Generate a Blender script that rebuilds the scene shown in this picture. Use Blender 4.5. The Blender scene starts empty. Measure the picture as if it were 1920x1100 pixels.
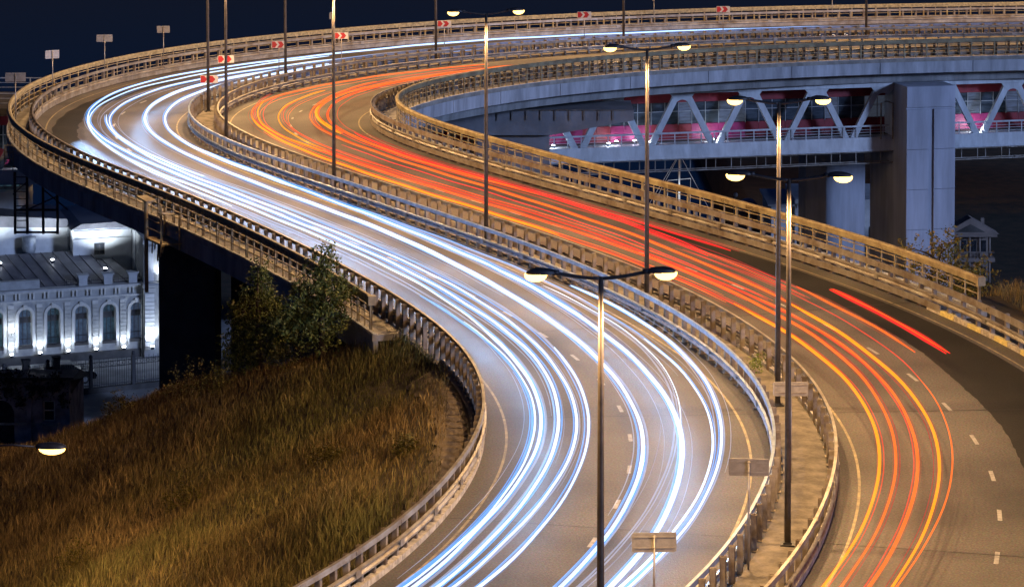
import bpy, math, random
import numpy as np
from mathutils import Vector, Matrix
random.seed(7)
rng = np.random.default_rng(11)
R = math.radians
scene = bpy.context.scene
C = scene.collection

# ------------------------------------------------------------------ camera
CAMH = 24.0
cam_d = bpy.data.cameras.new('camera')
cam_d.sensor_width = 36.0
cam_d.lens = 4900 / 1920 * 36.0
cam_d.shift_y = -(550 - (-490 + 4900 * math.tan(R(2.4)))) / 1920
cam_d.clip_end = 20000
cam = bpy.data.objects.new('camera', cam_d)
cam.location = (0, 0, CAMH)
cam.rotation_euler = (R(90 - 2.4), 0, 0)
C.objects.link(cam)
scene.camera = cam

# ------------------------------------------------------------------ sky, city glow, exposure
GLOW_AZ, GLOW_EL = 128.0, 14.0       # azimuth clockwise from +Y: light comes from the right, behind the viewer
world = bpy.data.worlds.new('World')
scene.world = world
world.use_nodes = True
wn = world.node_tree
wn.nodes.clear()
wo = wn.nodes.new('ShaderNodeOutputWorld')
wb = wn.nodes.new('ShaderNodeBackground')
sky = wn.nodes.new('ShaderNodeTexSky')
sky.sky_type = 'NISHITA'
sky.sun_disc = False
sky.sun_elevation = R(0.0)
sky.sun_rotation = R(180.0)
sky.altitude = 0
sky.air_density = 1.0
sky.dust_density = 0.2
sky.ozone_density = 6.0
wn.links.new(sky.outputs[0], wb.inputs[0])
wb.inputs[1].default_value = 0.12
wn.links.new(wb.outputs[0], wo.inputs[0])
sun_d = bpy.data.lights.new('city_glow', 'SUN')  # blue directional lamp added to stand for unseen city light
sun_d.energy = 1.8
sun_d.angle = R(8)
sun_d.color = (0.42, 0.57, 1.0)
sun = bpy.data.objects.new('city_glow', sun_d)
az, el = R(GLOW_AZ), R(GLOW_EL)
tol = Vector((math.sin(az) * math.cos(el), math.cos(az) * math.cos(el), math.sin(el)))
sun.rotation_euler = (-tol).to_track_quat('-Z', 'Y').to_euler()
C.objects.link(sun)
vs = scene.view_settings
vs.view_transform = 'Standard'
vs.look = 'None'
vs.exposure = 0.0
vs.gamma = 1.0
vs.use_curve_mapping = False
scene.cycles.use_denoising = True
scene.cycles.max_bounces = 4
scene.cycles.diffuse_bounces = 1
scene.cycles.glossy_bounces = 2
scene.cycles.transparent_max_bounces = 40
scene.cycles.use_adaptive_sampling = True
scene.cycles.adaptive_threshold = 0.03
scene.cycles.sample_clamp_indirect = 4.0
scene.cycles.use_light_tree = True

LAMP_W = 7300.0                       # sodium street lamp head
SODIUM = (1.0, 0.59, 0.24)

# ------------------------------------------------------------------ materials
MATS = {}
def mat(name, col, rough=0.7, metal=0.0, var=0.25, scale=3.0, col2=None, bump=0.0, bscale=30.0, emit=None, estr=0.0, spec=None, detail=4.0, stretch=None):
    if name in MATS: return MATS[name]
    m = bpy.data.materials.new(name); m.use_nodes = True
    nt = m.node_tree; b = nt.nodes['Principled BSDF']
    b.inputs['Roughness'].default_value = rough
    b.inputs['Metallic'].default_value = metal
    if spec is not None: b.inputs['Specular IOR Level'].default_value = spec
    if emit is not None:
        b.inputs['Emission Color'].default_value = (*emit, 1); b.inputs['Emission Strength'].default_value = estr
    tc = nt.nodes.new('ShaderNodeNewGeometry')
    src = tc.outputs['Position']
    if stretch:
        mp = nt.nodes.new('ShaderNodeMapping'); mp.inputs['Scale'].default_value = stretch
        nt.links.new(src, mp.inputs[0]); src = mp.outputs[0]
    n = nt.nodes.new('ShaderNodeTexNoise'); n.inputs['Scale'].default_value = scale; n.inputs['Detail'].default_value = detail
    n.inputs['Roughness'].default_value = 0.65
    nt.links.new(src, n.inputs['Vector'])
    cr = nt.nodes.new('ShaderNodeValToRGB')
    c2 = col2 if col2 else tuple(c * (1 - var) for c in col)
    c1 = col if col2 else tuple(min(1, c * (1 + var)) for c in col)
    cr.color_ramp.elements[0].position = 0.36; cr.color_ramp.elements[1].position = 0.66
    cr.color_ramp.elements[0].color = (*c2, 1); cr.color_ramp.elements[1].color = (*c1, 1)
    nt.links.new(n.outputs['Fac'], cr.inputs[0]); nt.links.new(cr.outputs[0], b.inputs['Base Color'])
    if bump > 0:
        n2 = nt.nodes.new('ShaderNodeTexNoise'); n2.inputs['Scale'].default_value = bscale; n2.inputs['Detail'].default_value = 5
        nt.links.new(tc.outputs['Position'], n2.inputs['Vector'])
        bp = nt.nodes.new('ShaderNodeBump'); bp.inputs['Strength'].default_value = bump; bp.inputs['Distance'].default_value = 0.03
        nt.links.new(n2.outputs['Fac'], bp.inputs['Height']); nt.links.new(bp.outputs[0], b.inputs['Normal'])
    MATS[name] = m
    return m

def asphalt(name, base, worn):
    """worn asphalt: aggregate speckle, long wear patches, fine relief"""
    m = bpy.data.materials.new(name); m.use_nodes = True
    nt = m.node_tree; b = nt.nodes['Principled BSDF']; b.inputs['Roughness'].default_value = 0.74; b.inputs['Specular IOR Level'].default_value = .3
    g = nt.nodes.new('ShaderNodeNewGeometry')
    n1 = nt.nodes.new('ShaderNodeTexNoise'); n1.inputs['Scale'].default_value = 0.16; n1.inputs['Detail'].default_value = 6
    n2 = nt.nodes.new('ShaderNodeTexNoise'); n2.inputs['Scale'].default_value = 14; n2.inputs['Detail'].default_value = 3
    n3 = nt.nodes.new('ShaderNodeTexVoronoi'); n3.inputs['Scale'].default_value = 26
    for n in (n1, n2, n3): nt.links.new(g.outputs['Position'], n.inputs['Vector'])
    r1 = nt.nodes.new('ShaderNodeValToRGB'); r1.color_ramp.elements[0].position = .38; r1.color_ramp.elements[1].position = .64
    r1.color_ramp.elements[0].color = (*base, 1); r1.color_ramp.elements[1].color = (*worn, 1)
    nt.links.new(n1.outputs['Fac'], r1.inputs[0])
    mx = nt.nodes.new('ShaderNodeMix'); mx.data_type = 'RGBA'; mx.blend_type = 'OVERLAY'; mx.inputs[0].default_value = .75
    nt.links.new(r1.outputs[0], mx.inputs[6]); nt.links.new(n2.outputs['Fac'], mx.inputs[7])
    mx2 = nt.nodes.new('ShaderNodeMix'); mx2.data_type = 'RGBA'; mx2.blend_type = 'MULTIPLY'; mx2.inputs[0].default_value = .35
    nt.links.new(mx.outputs[2], mx2.inputs[6]); nt.links.new(n3.outputs['Color'], mx2.inputs[7])
    nt.links.new(mx2.outputs[2], b.inputs['Base Color'])
    bp = nt.nodes.new('ShaderNodeBump'); bp.inputs['Strength'].default_value = .5; bp.inputs['Distance'].default_value = .012
    nt.links.new(n3.outputs['Distance'], bp.inputs['Height']); nt.links.new(bp.outputs[0], b.inputs['Normal'])
    MATS[name] = m
    return m

def emis(name, col, st):
    if name in MATS: return MATS[name]
    m = bpy.data.materials.new(name); m.use_nodes = True; nt = m.node_tree; nt.nodes.clear()
    o = nt.nodes.new('ShaderNodeOutputMaterial'); e = nt.nodes.new('ShaderNodeEmission')
    e.inputs[0].default_value = (*col, 1); e.inputs[1].default_value = st
    nt.links.new(e.outputs[0], o.inputs[0]); MATS[name] = m
    return m

ASPH = asphalt('asphalt', (.078, .072, .072), (.140, .128, .122))
ASPHD = asphalt('asphalt_new', (.014, .014, .015), (.03, .028, .027))
CONC = mat('concrete', (.30, .28, .25), .85, var=.3, scale=1.2, bump=.25, bscale=14)
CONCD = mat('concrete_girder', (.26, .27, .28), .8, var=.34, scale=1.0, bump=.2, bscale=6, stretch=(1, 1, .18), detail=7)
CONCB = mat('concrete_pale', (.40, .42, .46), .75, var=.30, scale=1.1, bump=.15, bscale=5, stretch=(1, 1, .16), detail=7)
DARKC = mat('concrete_dark', (.075, .072, .07), .9, var=.35, scale=.6, bump=.2, bscale=8)  # dark concrete, one low tone varied at random
SAND = mat('median_sand', (.115, .10, .088), .95, var=.4, scale=1.6, bump=.5, bscale=12)
GALV = mat('galvanised_steel', (.37, .36, .34), .45, .5, col2=(.19, .155, .12), scale=1.3, detail=8, bump=.12, bscale=20)
GALV_HEADLIT = mat('steel_beam_headlight_tint', (.23, .29, .43), .38, .45, var=.28, scale=2.0, bump=.12, bscale=20)  # galvanised steel with the headlights' blue put into its colour
RUST = mat('weathered_steel_post', (.30, .26, .21), .6, .3, col2=(.13, .095, .07), scale=1.7, detail=8, bump=.2)
PAINTY = mat('ochre_painted_steel', (.43, .36, .21), .6, .1, col2=(.21, .155, .09), scale=1.6, detail=9, bump=.2, bscale=25)
PAINTG = mat('grey_painted_steel', (.33, .36, .40), .5, .2, var=.2, scale=3)
POLE = mat('lamp_pole_steel', (.10, .085, .075), .45, .6, var=.2, scale=4)
DARKM = mat('dark_steel', (.035, .035, .04), .5, .4, var=.3)
WHITEL = mat('road_paint_white', (.42, .41, .39), .7, col2=(.22, .21, .2), scale=6, detail=8)
YELL = mat('road_paint_yellow', (.36, .30, .17), .7, col2=(.15, .13, .10), scale=2.2, detail=9)
KERBS = mat('kerb_stone', (.36, .33, .29), .9, var=.35, scale=4, bump=.4, bscale=18)
KERBY = mat('kerb_yellow_paint', (.55, .46, .18), .8, var=.25, scale=5)
SIGNB = mat('sign_back_aluminium', (.30, .28, .26), .45, .5, var=.15, scale=6)
SIGNR = mat('sign_red', (.36, .025, .03), .45, var=.12, scale=6)
SIGNW = mat('sign_white', (.50, .49, .47), .45, var=.06, scale=6)
SEAM = mat('joint_rubber', (.018, .018, .018), .7, var=.3)
LENS = emis('sodium_lamp_glow', (1.0, .60, .17), 5.0)
FLOOD = emis('cool_flood_glow', (.86, .93, 1.0), 45.0)
WLAMP = emis('small_lamp_glow', (.95, .95, 1.0), 12.0)

# ------------------------------------------------------------------ mesh builder
class MB:
    def __init__(self): self.v = []; self.f = []
    def add(self, vs, fs):
        n = len(self.v); self.v += [tuple(v) for v in vs]; self.f += [tuple(i + n for i in f) for f in fs]; return self
    def box(self, c, s, rz=0.0, top=None):
        """box of size s centred at c; top=(sx,sy) scales its upper face"""
        hx, hy, hz = s[0] / 2, s[1] / 2, s[2] / 2; tx, ty = (hx, hy) if top is None else (top[0] / 2, top[1] / 2)
        P = [(-hx, -hy, -hz), (hx, -hy, -hz), (hx, hy, -hz), (-hx, hy, -hz), (-tx, -ty, hz), (tx, -ty, hz), (tx, ty, hz), (-tx, ty, hz)]
        ca, sa = math.cos(rz), math.sin(rz)
        vs = [(c[0] + p[0] * ca - p[1] * sa, c[1] + p[0] * sa + p[1] * ca, c[2] + p[2]) for p in P]
        return self.add(vs, [(0, 3, 2, 1), (4, 5, 6, 7), (0, 1, 5, 4), (1, 2, 6, 5), (2, 3, 7, 6), (3, 0, 4, 7)])
    def bar(self, a, b, w, h, up=(0, 0, 1)):
        a = Vector(a); b = Vector(b); d = (b - a); 
        if d.length < 1e-6: return self
        d.normalize(); u = Vector(up)
        if abs(d.dot(u)) > .98: u = Vector((1, 0, 0))
        s = d.cross(u).normalized(); u = s.cross(d).normalized()
        vs = []
        for p in (a, b):
            for i, j in ((-1, -1), (1, -1), (1, 1), (-1, 1)): vs.append(p + s * (w / 2 * i) + u * (h / 2 * j))
        return self.add(vs, [(0, 1, 2, 3), (7, 6, 5, 4), (0, 4, 5, 1), (1, 5, 6, 2), (2, 6, 7, 3), (3, 7, 4, 0)])
    def tube(self, pts, r, n=8, cap=True):
        pts = [Vector(p) for p in pts]; rs = r if hasattr(r, '__len__') else [r] * len(pts)
        vs = []; fs = []
        for i, p in enumerate(pts):
            d = (pts[min(i + 1, len(pts) - 1)] - pts[max(i - 1, 0)]).normalized()
            u = Vector((0, 0, 1)) if abs(d.z) < .9 else Vector((1, 0, 0))
            s = d.cross(u).normalized(); w = s.cross(d).normalized()
            for k in range(n):
                a = 2 * math.pi * k / n; vs.append(p + (s * math.cos(a) + w * math.sin(a)) * rs[i])
        for i in range(len(pts) - 1):
            for k in range(n):
                k2 = (k + 1) % n; fs.append((i * n + k, i * n + k2, (i + 1) * n + k2, (i + 1) * n + k))
        if cap: fs.append(tuple(range(n))[::-1]); fs.append(tuple((len(pts) - 1) * n + k for k in range(n)))
        return self.add(vs, fs)
    def ellip(self, c, s, n=10, m=6, zmin=-1, zmax=1):
        vs = []; fs = []
        for j in range(m + 1):
            z = math.sin(-math.pi / 2 + math.pi * j / m); z = max(zmin, min(zmax, z)); rr = math.sqrt(max(0, 1 - z * z))
            for k in range(n):
                a = 2 * math.pi * k / n; vs.append((c[0] + s[0] * rr * math.cos(a), c[1] + s[1] * rr * math.sin(a), c[2] + s[2] * z))
        for j in range(m):
            for k in range(n): fs.append((j * n + k, j * n + (k + 1) % n, (j + 1) * n + (k + 1) % n, (j + 1) * n + k))
        return self.add(vs, fs)
    def prism(self, poly, d0, d1, fn):
        """poly list of (u,w); fn(u,w,d)->xyz; extruded between depths d0,d1"""
        n = len(poly); vs = [fn(u, w, d0) for u, w in poly] + [fn(u, w, d1) for u, w in poly]
        fs = [tuple(range(n)), tuple(range(2 * n - 1, n - 1, -1))] + [(i, i + n, (i + 1) % n + n, (i + 1) % n) for i in range(n)]
        return self.add(vs, fs)
    def mesh(self, name, m, smooth=False):
        me = bpy.data.meshes.new(name); me.from_pydata(self.v, [], self.f); me.materials.append(m)
        if smooth:
            me.polygons.foreach_set('use_smooth', [True] * len(me.polygons))
        me.update(); return me
    def build(self, name, m, parent=None, smooth=False):
        return link(name, self.mesh(name, m, smooth), parent)
def link(name, me, parent=None, loc=None, rz=None):
    o = bpy.data.objects.new(name, me); C.objects.link(o)
    if parent is not None: o.parent = parent
    if loc is not None: o.location = loc
    if rz is not None: o.rotation_euler = (0, 0, rz)
    return o
def tag(o, label, cat, group=None, kind=None):
    o['label'] = label; o['category'] = cat
    if group: o['group'] = group
    if kind: o['kind'] = kind
    return o
def structure(o, label=None):
    o['kind'] = 'structure'
    if label: o['label'] = label
    return o
def empty(name, loc, rz=0.0):
    o = bpy.data.objects.new(name, None); C.objects.link(o); o.location = loc; o.rotation_euler = (0, 0, rz); o.empty_display_size = .3
    return o
def local(o, p):
    """world point -> local of an unscaled, z-rotated empty"""
    ca, sa = math.cos(-o.rotation_euler[2]), math.sin(-o.rotation_euler[2]); q = Vector(p) - Vector(o.location)
    return (q.x * ca - q.y * sa, q.x * sa + q.y * ca, q.z)

# ------------------------------------------------------------------ road geometry: one centreline, offsets to each side
X0 = [2.8135, 62.5616, 1.07044]
KN = [0.0175, 0.0185, 0.0161, 0.02182, 0.02003, 0.01617, 0.01129, 0.00591, 0.0018, -0.00064, -0.00485, -0.01424, -0.02673, -0.03409, -0.03316, -0.02768, -0.02168, -0.01737, -0.01475, -0.01256, -0.01016, -0.00762, -0.00511, -0.0012, 0, 0, 0, 0, 0, 0, 0, 0, 0, 0]
ON = [[-9.99, -9.85, -9.95, -8.61, -9.32, -10.55, -10.3, -10.23, -10.18, -10.15, -10.13, -10.12], [-2.15, -1.58, -1.52, -1.4, -1.65, -1.02, -1.23, -1.37, -1.47, -1.54, -1.58, -1.6], [1.3, 1.94, 1.87, 1.48, 1.66, 2.17, 1.54, 1.89, 2.09, 2.01, 1.96, 1.94], [10.91, 11.04, 10.29, 9.36, 9.46, 11.08, 10.69, 10.34, 10.0, 10.01, 10.02, 10.02]]
DS = .5
SS = np.arange(0, 280, DS)
_k = np.interp(SS, np.linspace(0, 280, len(KN)), KN)
TH = X0[2] + np.cumsum(_k) * DS - _k * DS / 2
CX = X0[0] + np.cumsum(np.cos(TH)) * DS
CY = X0[1] + np.cumsum(np.sin(TH)) * DS
# a stretch behind the first point, so that the road runs on under the viewer
_b = np.arange(-30, 0, DS); _t0 = TH[0] - .0175 * (0 - _b)
_bx = CX[0] - np.cumsum(np.cos(_t0)[::-1])[::-1] * DS; _by = CY[0] - np.cumsum(np.sin(_t0)[::-1])[::-1] * DS
SS = np.r_[_b, SS]; TH = np.r_[_t0, TH]; CX = np.r_[_bx, CX]; CY = np.r_[_by, CY]
OF = {}
for _n, _v in zip('ABCD', ON):
    v = np.interp(SS, np.linspace(0, 280, 12), _v); kk = np.hanning(61); kk /= kk.sum()
    OF[_n] = np.convolve(np.pad(v, 30, 'edge'), kk, 'valid')
OF['GL'] = OF['A'] - .85; OF['GR'] = OF['D'] + .85
OF['ML'] = OF['B'] + .82; OF['MR'] = OF['C'] - .82
OF['LE'] = OF['A'] - 2.2; OF['DE'] = OF['D'] + 2.42
OF['M'] = (OF['B'] + OF['C']) / 2
def off(n, s): return float(np.interp(s, SS, OF[n]))
def P(s, o, z=0.0):
    t = float(np.interp(s, SS, TH)); return Vector((float(np.interp(s, SS, CX)) + math.sin(t) * o, float(np.interp(s, SS, CY)) - math.cos(t) * o, z))
def heading(s): return float(np.interp(s, SS, TH))
S0, S1 = -12.0, 262.0
SA_L, SA_R = 46.0, 44.0               # abutments, left and right: beyond them the road is carried by the viaduct
def frange(a, b, st):
    n = max(1, int(round((b - a) / st))); return [a + (b - a) * i / n for i in range(n + 1)]
def sweep(mb, prof, ref, s0, s1, st=1.0, closed=True):
    """sweep a cross-section [(offset from ref line, z)] along the road; ref is a line name or a number"""
    ss = frange(s0, s1, st); n = len(prof); vs = []; fs = []
    for s in ss:
        r = off(ref, s) if isinstance(ref, str) else ref
        for o, z in prof: vs.append(P(s, r + o, z))
    m = n if closed else n - 1
    for i in range(len(ss) - 1):
        for k in range(m):
            k2 = (k + 1) % n; fs.append((i * n + k, (i + 1) * n + k, (i + 1) * n + k2, i * n + k2))
    if closed: fs.append(tuple(range(n))); fs.append(tuple((len(ss) - 1) * n + k for k in range(n))[::-1])
    mb.add(vs, fs); return mb
def strip(mb, ra, oa, rb, ob, z, s0, s1, st=1.0):
    ss = frange(s0, s1, st); vs = []; fs = []
    for s in ss:
        vs.append(P(s, (off(ra, s) if ra else 0) + oa, z)); vs.append(P(s, (off(rb, s) if rb else 0) + ob, z))
    for i in range(len(ss) - 1): fs.append((2 * i, 2 * i + 1, 2 * i + 3, 2 * i + 2))
    mb.add(vs, fs); return mb

# ------------------------------------------------------------------ ground, river
ZG = -21.0
def smooth_noise(X, Y, sc, seed):
    r = np.random.default_rng(seed); g = r.random((64, 64)); u = X / sc; v = Y / sc
    i = np.floor(u).astype(int); j = np.floor(v).astype(int); fu = u - i; fv = v - j; fu = fu * fu * (3 - 2 * fu); fv = fv * fv * (3 - 2 * fv)
    a = g[i % 64, j % 64]; b = g[(i + 1) % 64, j % 64]; c = g[i % 64, (j + 1) % 64]; d = g[(i + 1) % 64, (j + 1) % 64]
    return (a * (1 - fu) + b * fu) * (1 - fv) + (c * (1 - fu) + d * fu) * fv
_le = np.array([P(s, off('GL', s) - .42) for s in np.arange(-12, 48, 1.0)])[:, :2]
_order = _le[:, 1].argsort()
def terrain_z(X, Y):
    X = np.asarray(X, float); Y = np.asarray(Y, float)
    xe = np.minimum(np.interp(Y, _le[_order, 1], _le[_order, 0]), -2.6)          # left rim of the embankment
    dl = np.maximum(0, xe - X)
    zl = -.06 - .42 * dl + (smooth_noise(X, Y, 6.0, 1) - .5) * np.minimum(dl, 3) * .35 + (smooth_noise(X, Y, 2.2, 2) - .5) * .25 * np.minimum(dl, 1)
    yc = np.where(X < -4.7, 104.5 + (-4.7 - X) * .62, 104.5 + (X + 4.7) * .30)
    yc = yc + (smooth_noise(X, Y, 5.0, 3) - .5) * np.clip(dl, 0, 3)
    fall = np.maximum(0, Y - yc)
    drop = .25 * np.minimum(fall, 2.0) + .85 * np.maximum(0, fall - 2.0)
    dr = np.maximum(0, X - 22.5)                                                 # right rim
    zr = -.10 * np.minimum(dr, 4) - .5 * np.maximum(0, dr - 4)
    z = np.minimum(zl, -.06) + np.minimum(zr, 0) - drop
    lo = ZG + (smooth_noise(X, Y, 12, 5) - .5) * .3
    return np.maximum(z, lo)
def grid_mesh(name, m, xs, ys, fn, parent=None):
    X, Y = np.meshgrid(xs, ys); Z = fn(X, Y); V = np.stack([X, Y, Z], -1).reshape(-1, 3)
    nx, ny = len(xs), len(ys); idx = np.arange(nx * ny).reshape(ny, nx)
    F = np.stack([idx[:-1, :-1], idx[:-1, 1:], idx[1:, 1:], idx[1:, :-1]], -1).reshape(-1, 4)
    me = bpy.data.meshes.new(name); me.from_pydata(V.tolist(), [], F.tolist()); me.materials.append(m)
    me.polygons.foreach_set('use_smooth', [True] * len(me.polygons)); me.update()
    return link(name, me, parent)
SOIL = mat('dry_soil', (.085, .058, .03), .95, var=.4, scale=.8, bump=.6, bscale=5, col2=(.04, .034, .018))
def ground_fn(X, Y):
    z = terrain_z(X, Y)
    return np.where((np.abs(X) > 30) | (Y > 118), np.where((Y > 226) & (X < 21), z - np.minimum(8, (Y - 226) * .4), z), z)
structure(grid_mesh('ground', SOIL, np.arange(-130, 130.1, 1.3), np.arange(40, 330, 1.0), ground_fn), 'grassy embankment falling to low riverside ground')
WATER = mat('river_water', (.004, .007, .014), .12, var=.2, scale=.05, bump=.35, bscale=.6)
structure(MB().add([(-6000, -300, -24.5), (6000, -300, -24.5), (6000, 9000, -24.5), (-6000, 9000, -24.5)], [(0, 1, 2, 3)]).build('river', WATER), 'dark river under the night sky')
# paved yard in front of the lit building, lawn patch
PAVE = mat('yard_paving', (.34, .34, .34), .8, var=.25, scale=.6, bump=.2, bscale=6)
LAWN = mat('lawn', (.03, .07, .025), .95, var=.4, scale=3, bump=.5, bscale=25)
YZ = ZG + .22
structure(MB().add([(-46, 150, YZ), (-21, 150, YZ), (-21, 200, YZ), (-46, 200, YZ)], [(0, 1, 2, 3)]).build('paved_yard', PAVE), 'paved yard below the ramp')
structure(MB().add([(-36, 163.5, YZ + .03), (-27.3, 163.6, YZ + .03), (-31, 167.2, YZ + .03), (-36, 168.2, YZ + .03)], [(0, 1, 2, 3)]).build('lawn', LAWN), 'small lawn wedge in the yard')

# ------------------------------------------------------------------ roads, median, walkways
structure(strip(MB(), 'GL', -.35, 'ML', .25, 0, S0, S1).build('road', ASPH), 'left carriageway with white headlight trails')
structure(strip(MB(), 'MR', -.25, 'GR', .35, 0, S0, S1).build('road', ASPH), 'right carriageway with red tail light trails')
_m = MB()
_ss = frange(S0, S1, 1.0); _vs = []; _fs = []
for s in _ss:
    a, b = off('ML', s) + .22, off('MR', s) - .22
    _vs += [P(s, a, -.05), P(s, a, .12), P(s, (a + b) / 2, .15), P(s, b, .12), P(s, b, -.05)]
for i in range(len(_ss) - 1):
    for k in range(4): _fs.append((5 * i + k, 5 * i + k + 1, 5 * i + 6 + k, 5 * i + 5 + k))
structure(_m.add(_vs, _fs).build('median_strip', SAND), 'sandy median strip between the two carriageways')
structure(sweep(MB(), [(-2.2 + .85 - .2, -.1), (-2.2 + .85 - .2, .16), (-.3, .16), (-.3, -.1)], 'GL', 46.5, S1).build('walkway', CONC), 'service walkway along the left edge')
structure(sweep(MB(), [(.3, -.1), (.3, .16), (1.75, .16), (1.75, -.1)], 'GR', 42.5, S1).build('walkway', CONC), 'service walkway along the right edge')
# painted lines and dashes
mk = empty('road_marking', P(20, 0, 0)); structure(mk, 'painted lane markings')
mk.location = (0, 0, 0)
for n, m in (('A', YELL), ('B', YELL), ('C', YELL), ('D', YELL)):
    strip(MB(), n, -.045, n, .045, .004, S0, S1).build('edge_line', m, mk)
def dash_mesh(s, o, ln=1.05, w=.14):
    mb = MB(); strip(mb, None, o - w / 2, None, o + w / 2, .004, s - ln / 2, s + ln / 2, .35); return mb
for k in range(-3, 45):
    s = 27.0 + 4.42 * k
    dash_mesh(s, (off('A', s) + off('B', s)) / 2 + .12).build('lane_dash', WHITEL, mk)
    s = 26.8 + 3.9 * k
    dash_mesh(s, (off('C', s) + off('D', s)) / 2 - .25).build('lane_dash', WHITEL, mk)
# resurfaced strip in the outer right lane, ragged inner edge
mb = MB(); vs = []; fs = []
ss = frange(4, 64, .25)
for s in ss:
    w = np.interp(s, [4, 12, 25, 33, 40, 50, 64], [6.9, 7.15, 7.35, 7.5, 7.9, 8.3, 8.6]) + .03 * math.sin(s * .7) + random.uniform(-.035, .035)
    vs += [P(s, w, .002), P(s, off('D', s) - .25, .002)]
for i in range(len(ss) - 1): fs.append((2 * i, 2 * i + 1, 2 * i + 3, 2 * i + 2))
structure(mb.add(vs, fs).build('asphalt_patch', ASPHD), 'freshly laid dark asphalt strip in the outer right lane')
mb = MB(); vs = []; fs = []
ss = frange(84, 124, .25)
for s in ss:
    e = min(1, (s - 84) / 8, (124 - s) / 8) ; c0 = -8.35
    w = .15 + .95 * max(0, e)
    vs += [P(s, c0 - w * .7 + .06 * math.sin(s * 2.3), .002), P(s, c0 + w * .7 + .05 * math.sin(s * 3.1) + random.uniform(-.04, .04), .002)]
for i in range(len(ss) - 1): fs.append((2 * i, 2 * i + 1, 2 * i + 3, 2 * i + 2))
structure(mb.add(vs, fs).build('asphalt_patch', ASPHD), 'dark worn lane on the outside of the far bend')
for s, z in ((45.2, .006), (15.3, .006), (30.2, .006)):
    for ra, rb in (('GL', 'ML'), ('MR', 'GR')):
        w = .09 if s > 40 else .05
        structure(strip(MB(), ra, 0, rb, 0, z, s, s + w, .05).build('expansion_joint', SEAM), 'dark transverse joint in the road surface')
# kerb stones: left near edge, right near edge, median near edge
def kerb(name, ref, do, s0, s1, label, m, painted=None):
    k0 = empty(name, (0, 0, 0)); structure(k0, label)
    i = 0; s = s0
    while s < s1:
        mb = MB(); sweep(mb, [(-.10, -.1), (-.10, .20), (.10, .20 - .02), (.10, -.1)], ref, s + .012, s + .985, .33)
        o = mb.build('kerb_stone', painted if (painted and i % 2 == 0) else m, k0); o.location.z = random.uniform(-.012, .012)
        s += 1.0; i += 1
    return k0
kerb('kerb', 'GL', .42, 2, 41, 'grey kerb stones along the near left road edge', KERBS)
kerb('kerb', 'GR', -.42, 6, 44, 'kerb stones in grey and yellow on the near right road edge', KERBS, KERBY)
kerb('kerb', 'MR', .32, 4, 40, 'grey kerb stones along the median facing the right carriageway', KERBS)

# ------------------------------------------------------------------ viaduct: deck girder, fascia, piers
via = empty('viaduct', P(60, 0, 0)); tag(via, 'long curved concrete road viaduct carrying both carriageways', 'viaduct')
via.location = (0, 0, 0)
def deckpart(name, prof_fn, s0, s1, m):
    ss = frange(s0, s1, 1.5); vs = []; fs = []; n = None
    for s in ss:
        pr = prof_fn(s); n = len(pr)
        for o, z in pr: vs.append(P(s, o, z))
    for i in range(len(ss) - 1):
        for k in range(n): fs.append((i * n + k, i * n + (k + 1) % n, (i + 1) * n + (k + 1) % n, (i + 1) * n + k))
    fs.append(tuple(range(n))[::-1]); fs.append(tuple((len(ss) - 1) * n + k for k in range(n)))
    return MB().add(vs, fs).build(name, m, via)
deckpart('deck_slab', lambda s: [(off('LE', s) + .1, -.12), (off('DE', s) - .1, -.12), (off('DE', s) - .25, -.62), (off('LE', s) + .25, -.62)], 47.5, S1, CONCD)
deckpart('box_girder', lambda s: [(off('LE', s) + 1.6, -.63), (off('DE', s) - 1.0, -.63), (off('DE', s) - 1.15, -1.75), (off('LE', s) + 2.6, -1.75)], 47.5, S1, CONCD)
# fascia beams along both edges, in cast lengths with open joints
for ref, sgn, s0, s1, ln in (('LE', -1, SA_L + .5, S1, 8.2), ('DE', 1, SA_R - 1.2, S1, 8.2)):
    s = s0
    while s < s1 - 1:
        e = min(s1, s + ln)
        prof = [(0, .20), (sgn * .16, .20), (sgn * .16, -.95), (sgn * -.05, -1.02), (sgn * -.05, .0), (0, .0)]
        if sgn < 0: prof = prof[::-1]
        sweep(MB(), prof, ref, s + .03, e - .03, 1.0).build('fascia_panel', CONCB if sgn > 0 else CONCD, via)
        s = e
# abutment walls
for s, a, b in ((46.6, 'LE', 'DE'),):
    mb = MB(); ca, cb = P(s, off(a, s) + .4), P(s - 2.6, off(b, s) - .4)
    mb.bar((ca.x, ca.y, -5.2), (cb.x, cb.y, -5.2), .8, 9.2); mb.build('abutment_wall', DARKC, via)
def pier(x, y, w, d, rz, zt, zb, m=DARKC, cap=None):
    p_ = MB().box((x, y, (zt + zb) / 2), (w, d, zt - zb), rz).build('pier', m, via)
    if cap:
        cw, cd, ch = cap
        MB().box((x, y, zt + ch / 2 - .001), (w + .2, d + .2, ch), rz, top=(cw, cd)).build('pier_cap', m, p_)
    return p_
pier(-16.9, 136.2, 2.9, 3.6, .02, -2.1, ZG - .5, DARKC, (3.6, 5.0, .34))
pier(-10.4, 141.0, 9.6, 1.6, .02, -2.1, ZG - .5, DARKC, (10.2, 3.0, .34))  # wide dark wall added to keep the space under the deck black
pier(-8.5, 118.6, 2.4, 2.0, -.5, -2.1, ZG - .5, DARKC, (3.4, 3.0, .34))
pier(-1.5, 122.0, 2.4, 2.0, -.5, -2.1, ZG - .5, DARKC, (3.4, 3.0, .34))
pier(-21.0, 168.5, 3.4, 3.4, .1, -2.4, ZG - .5, DARKC, (5.5, 5.0, .64))
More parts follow.
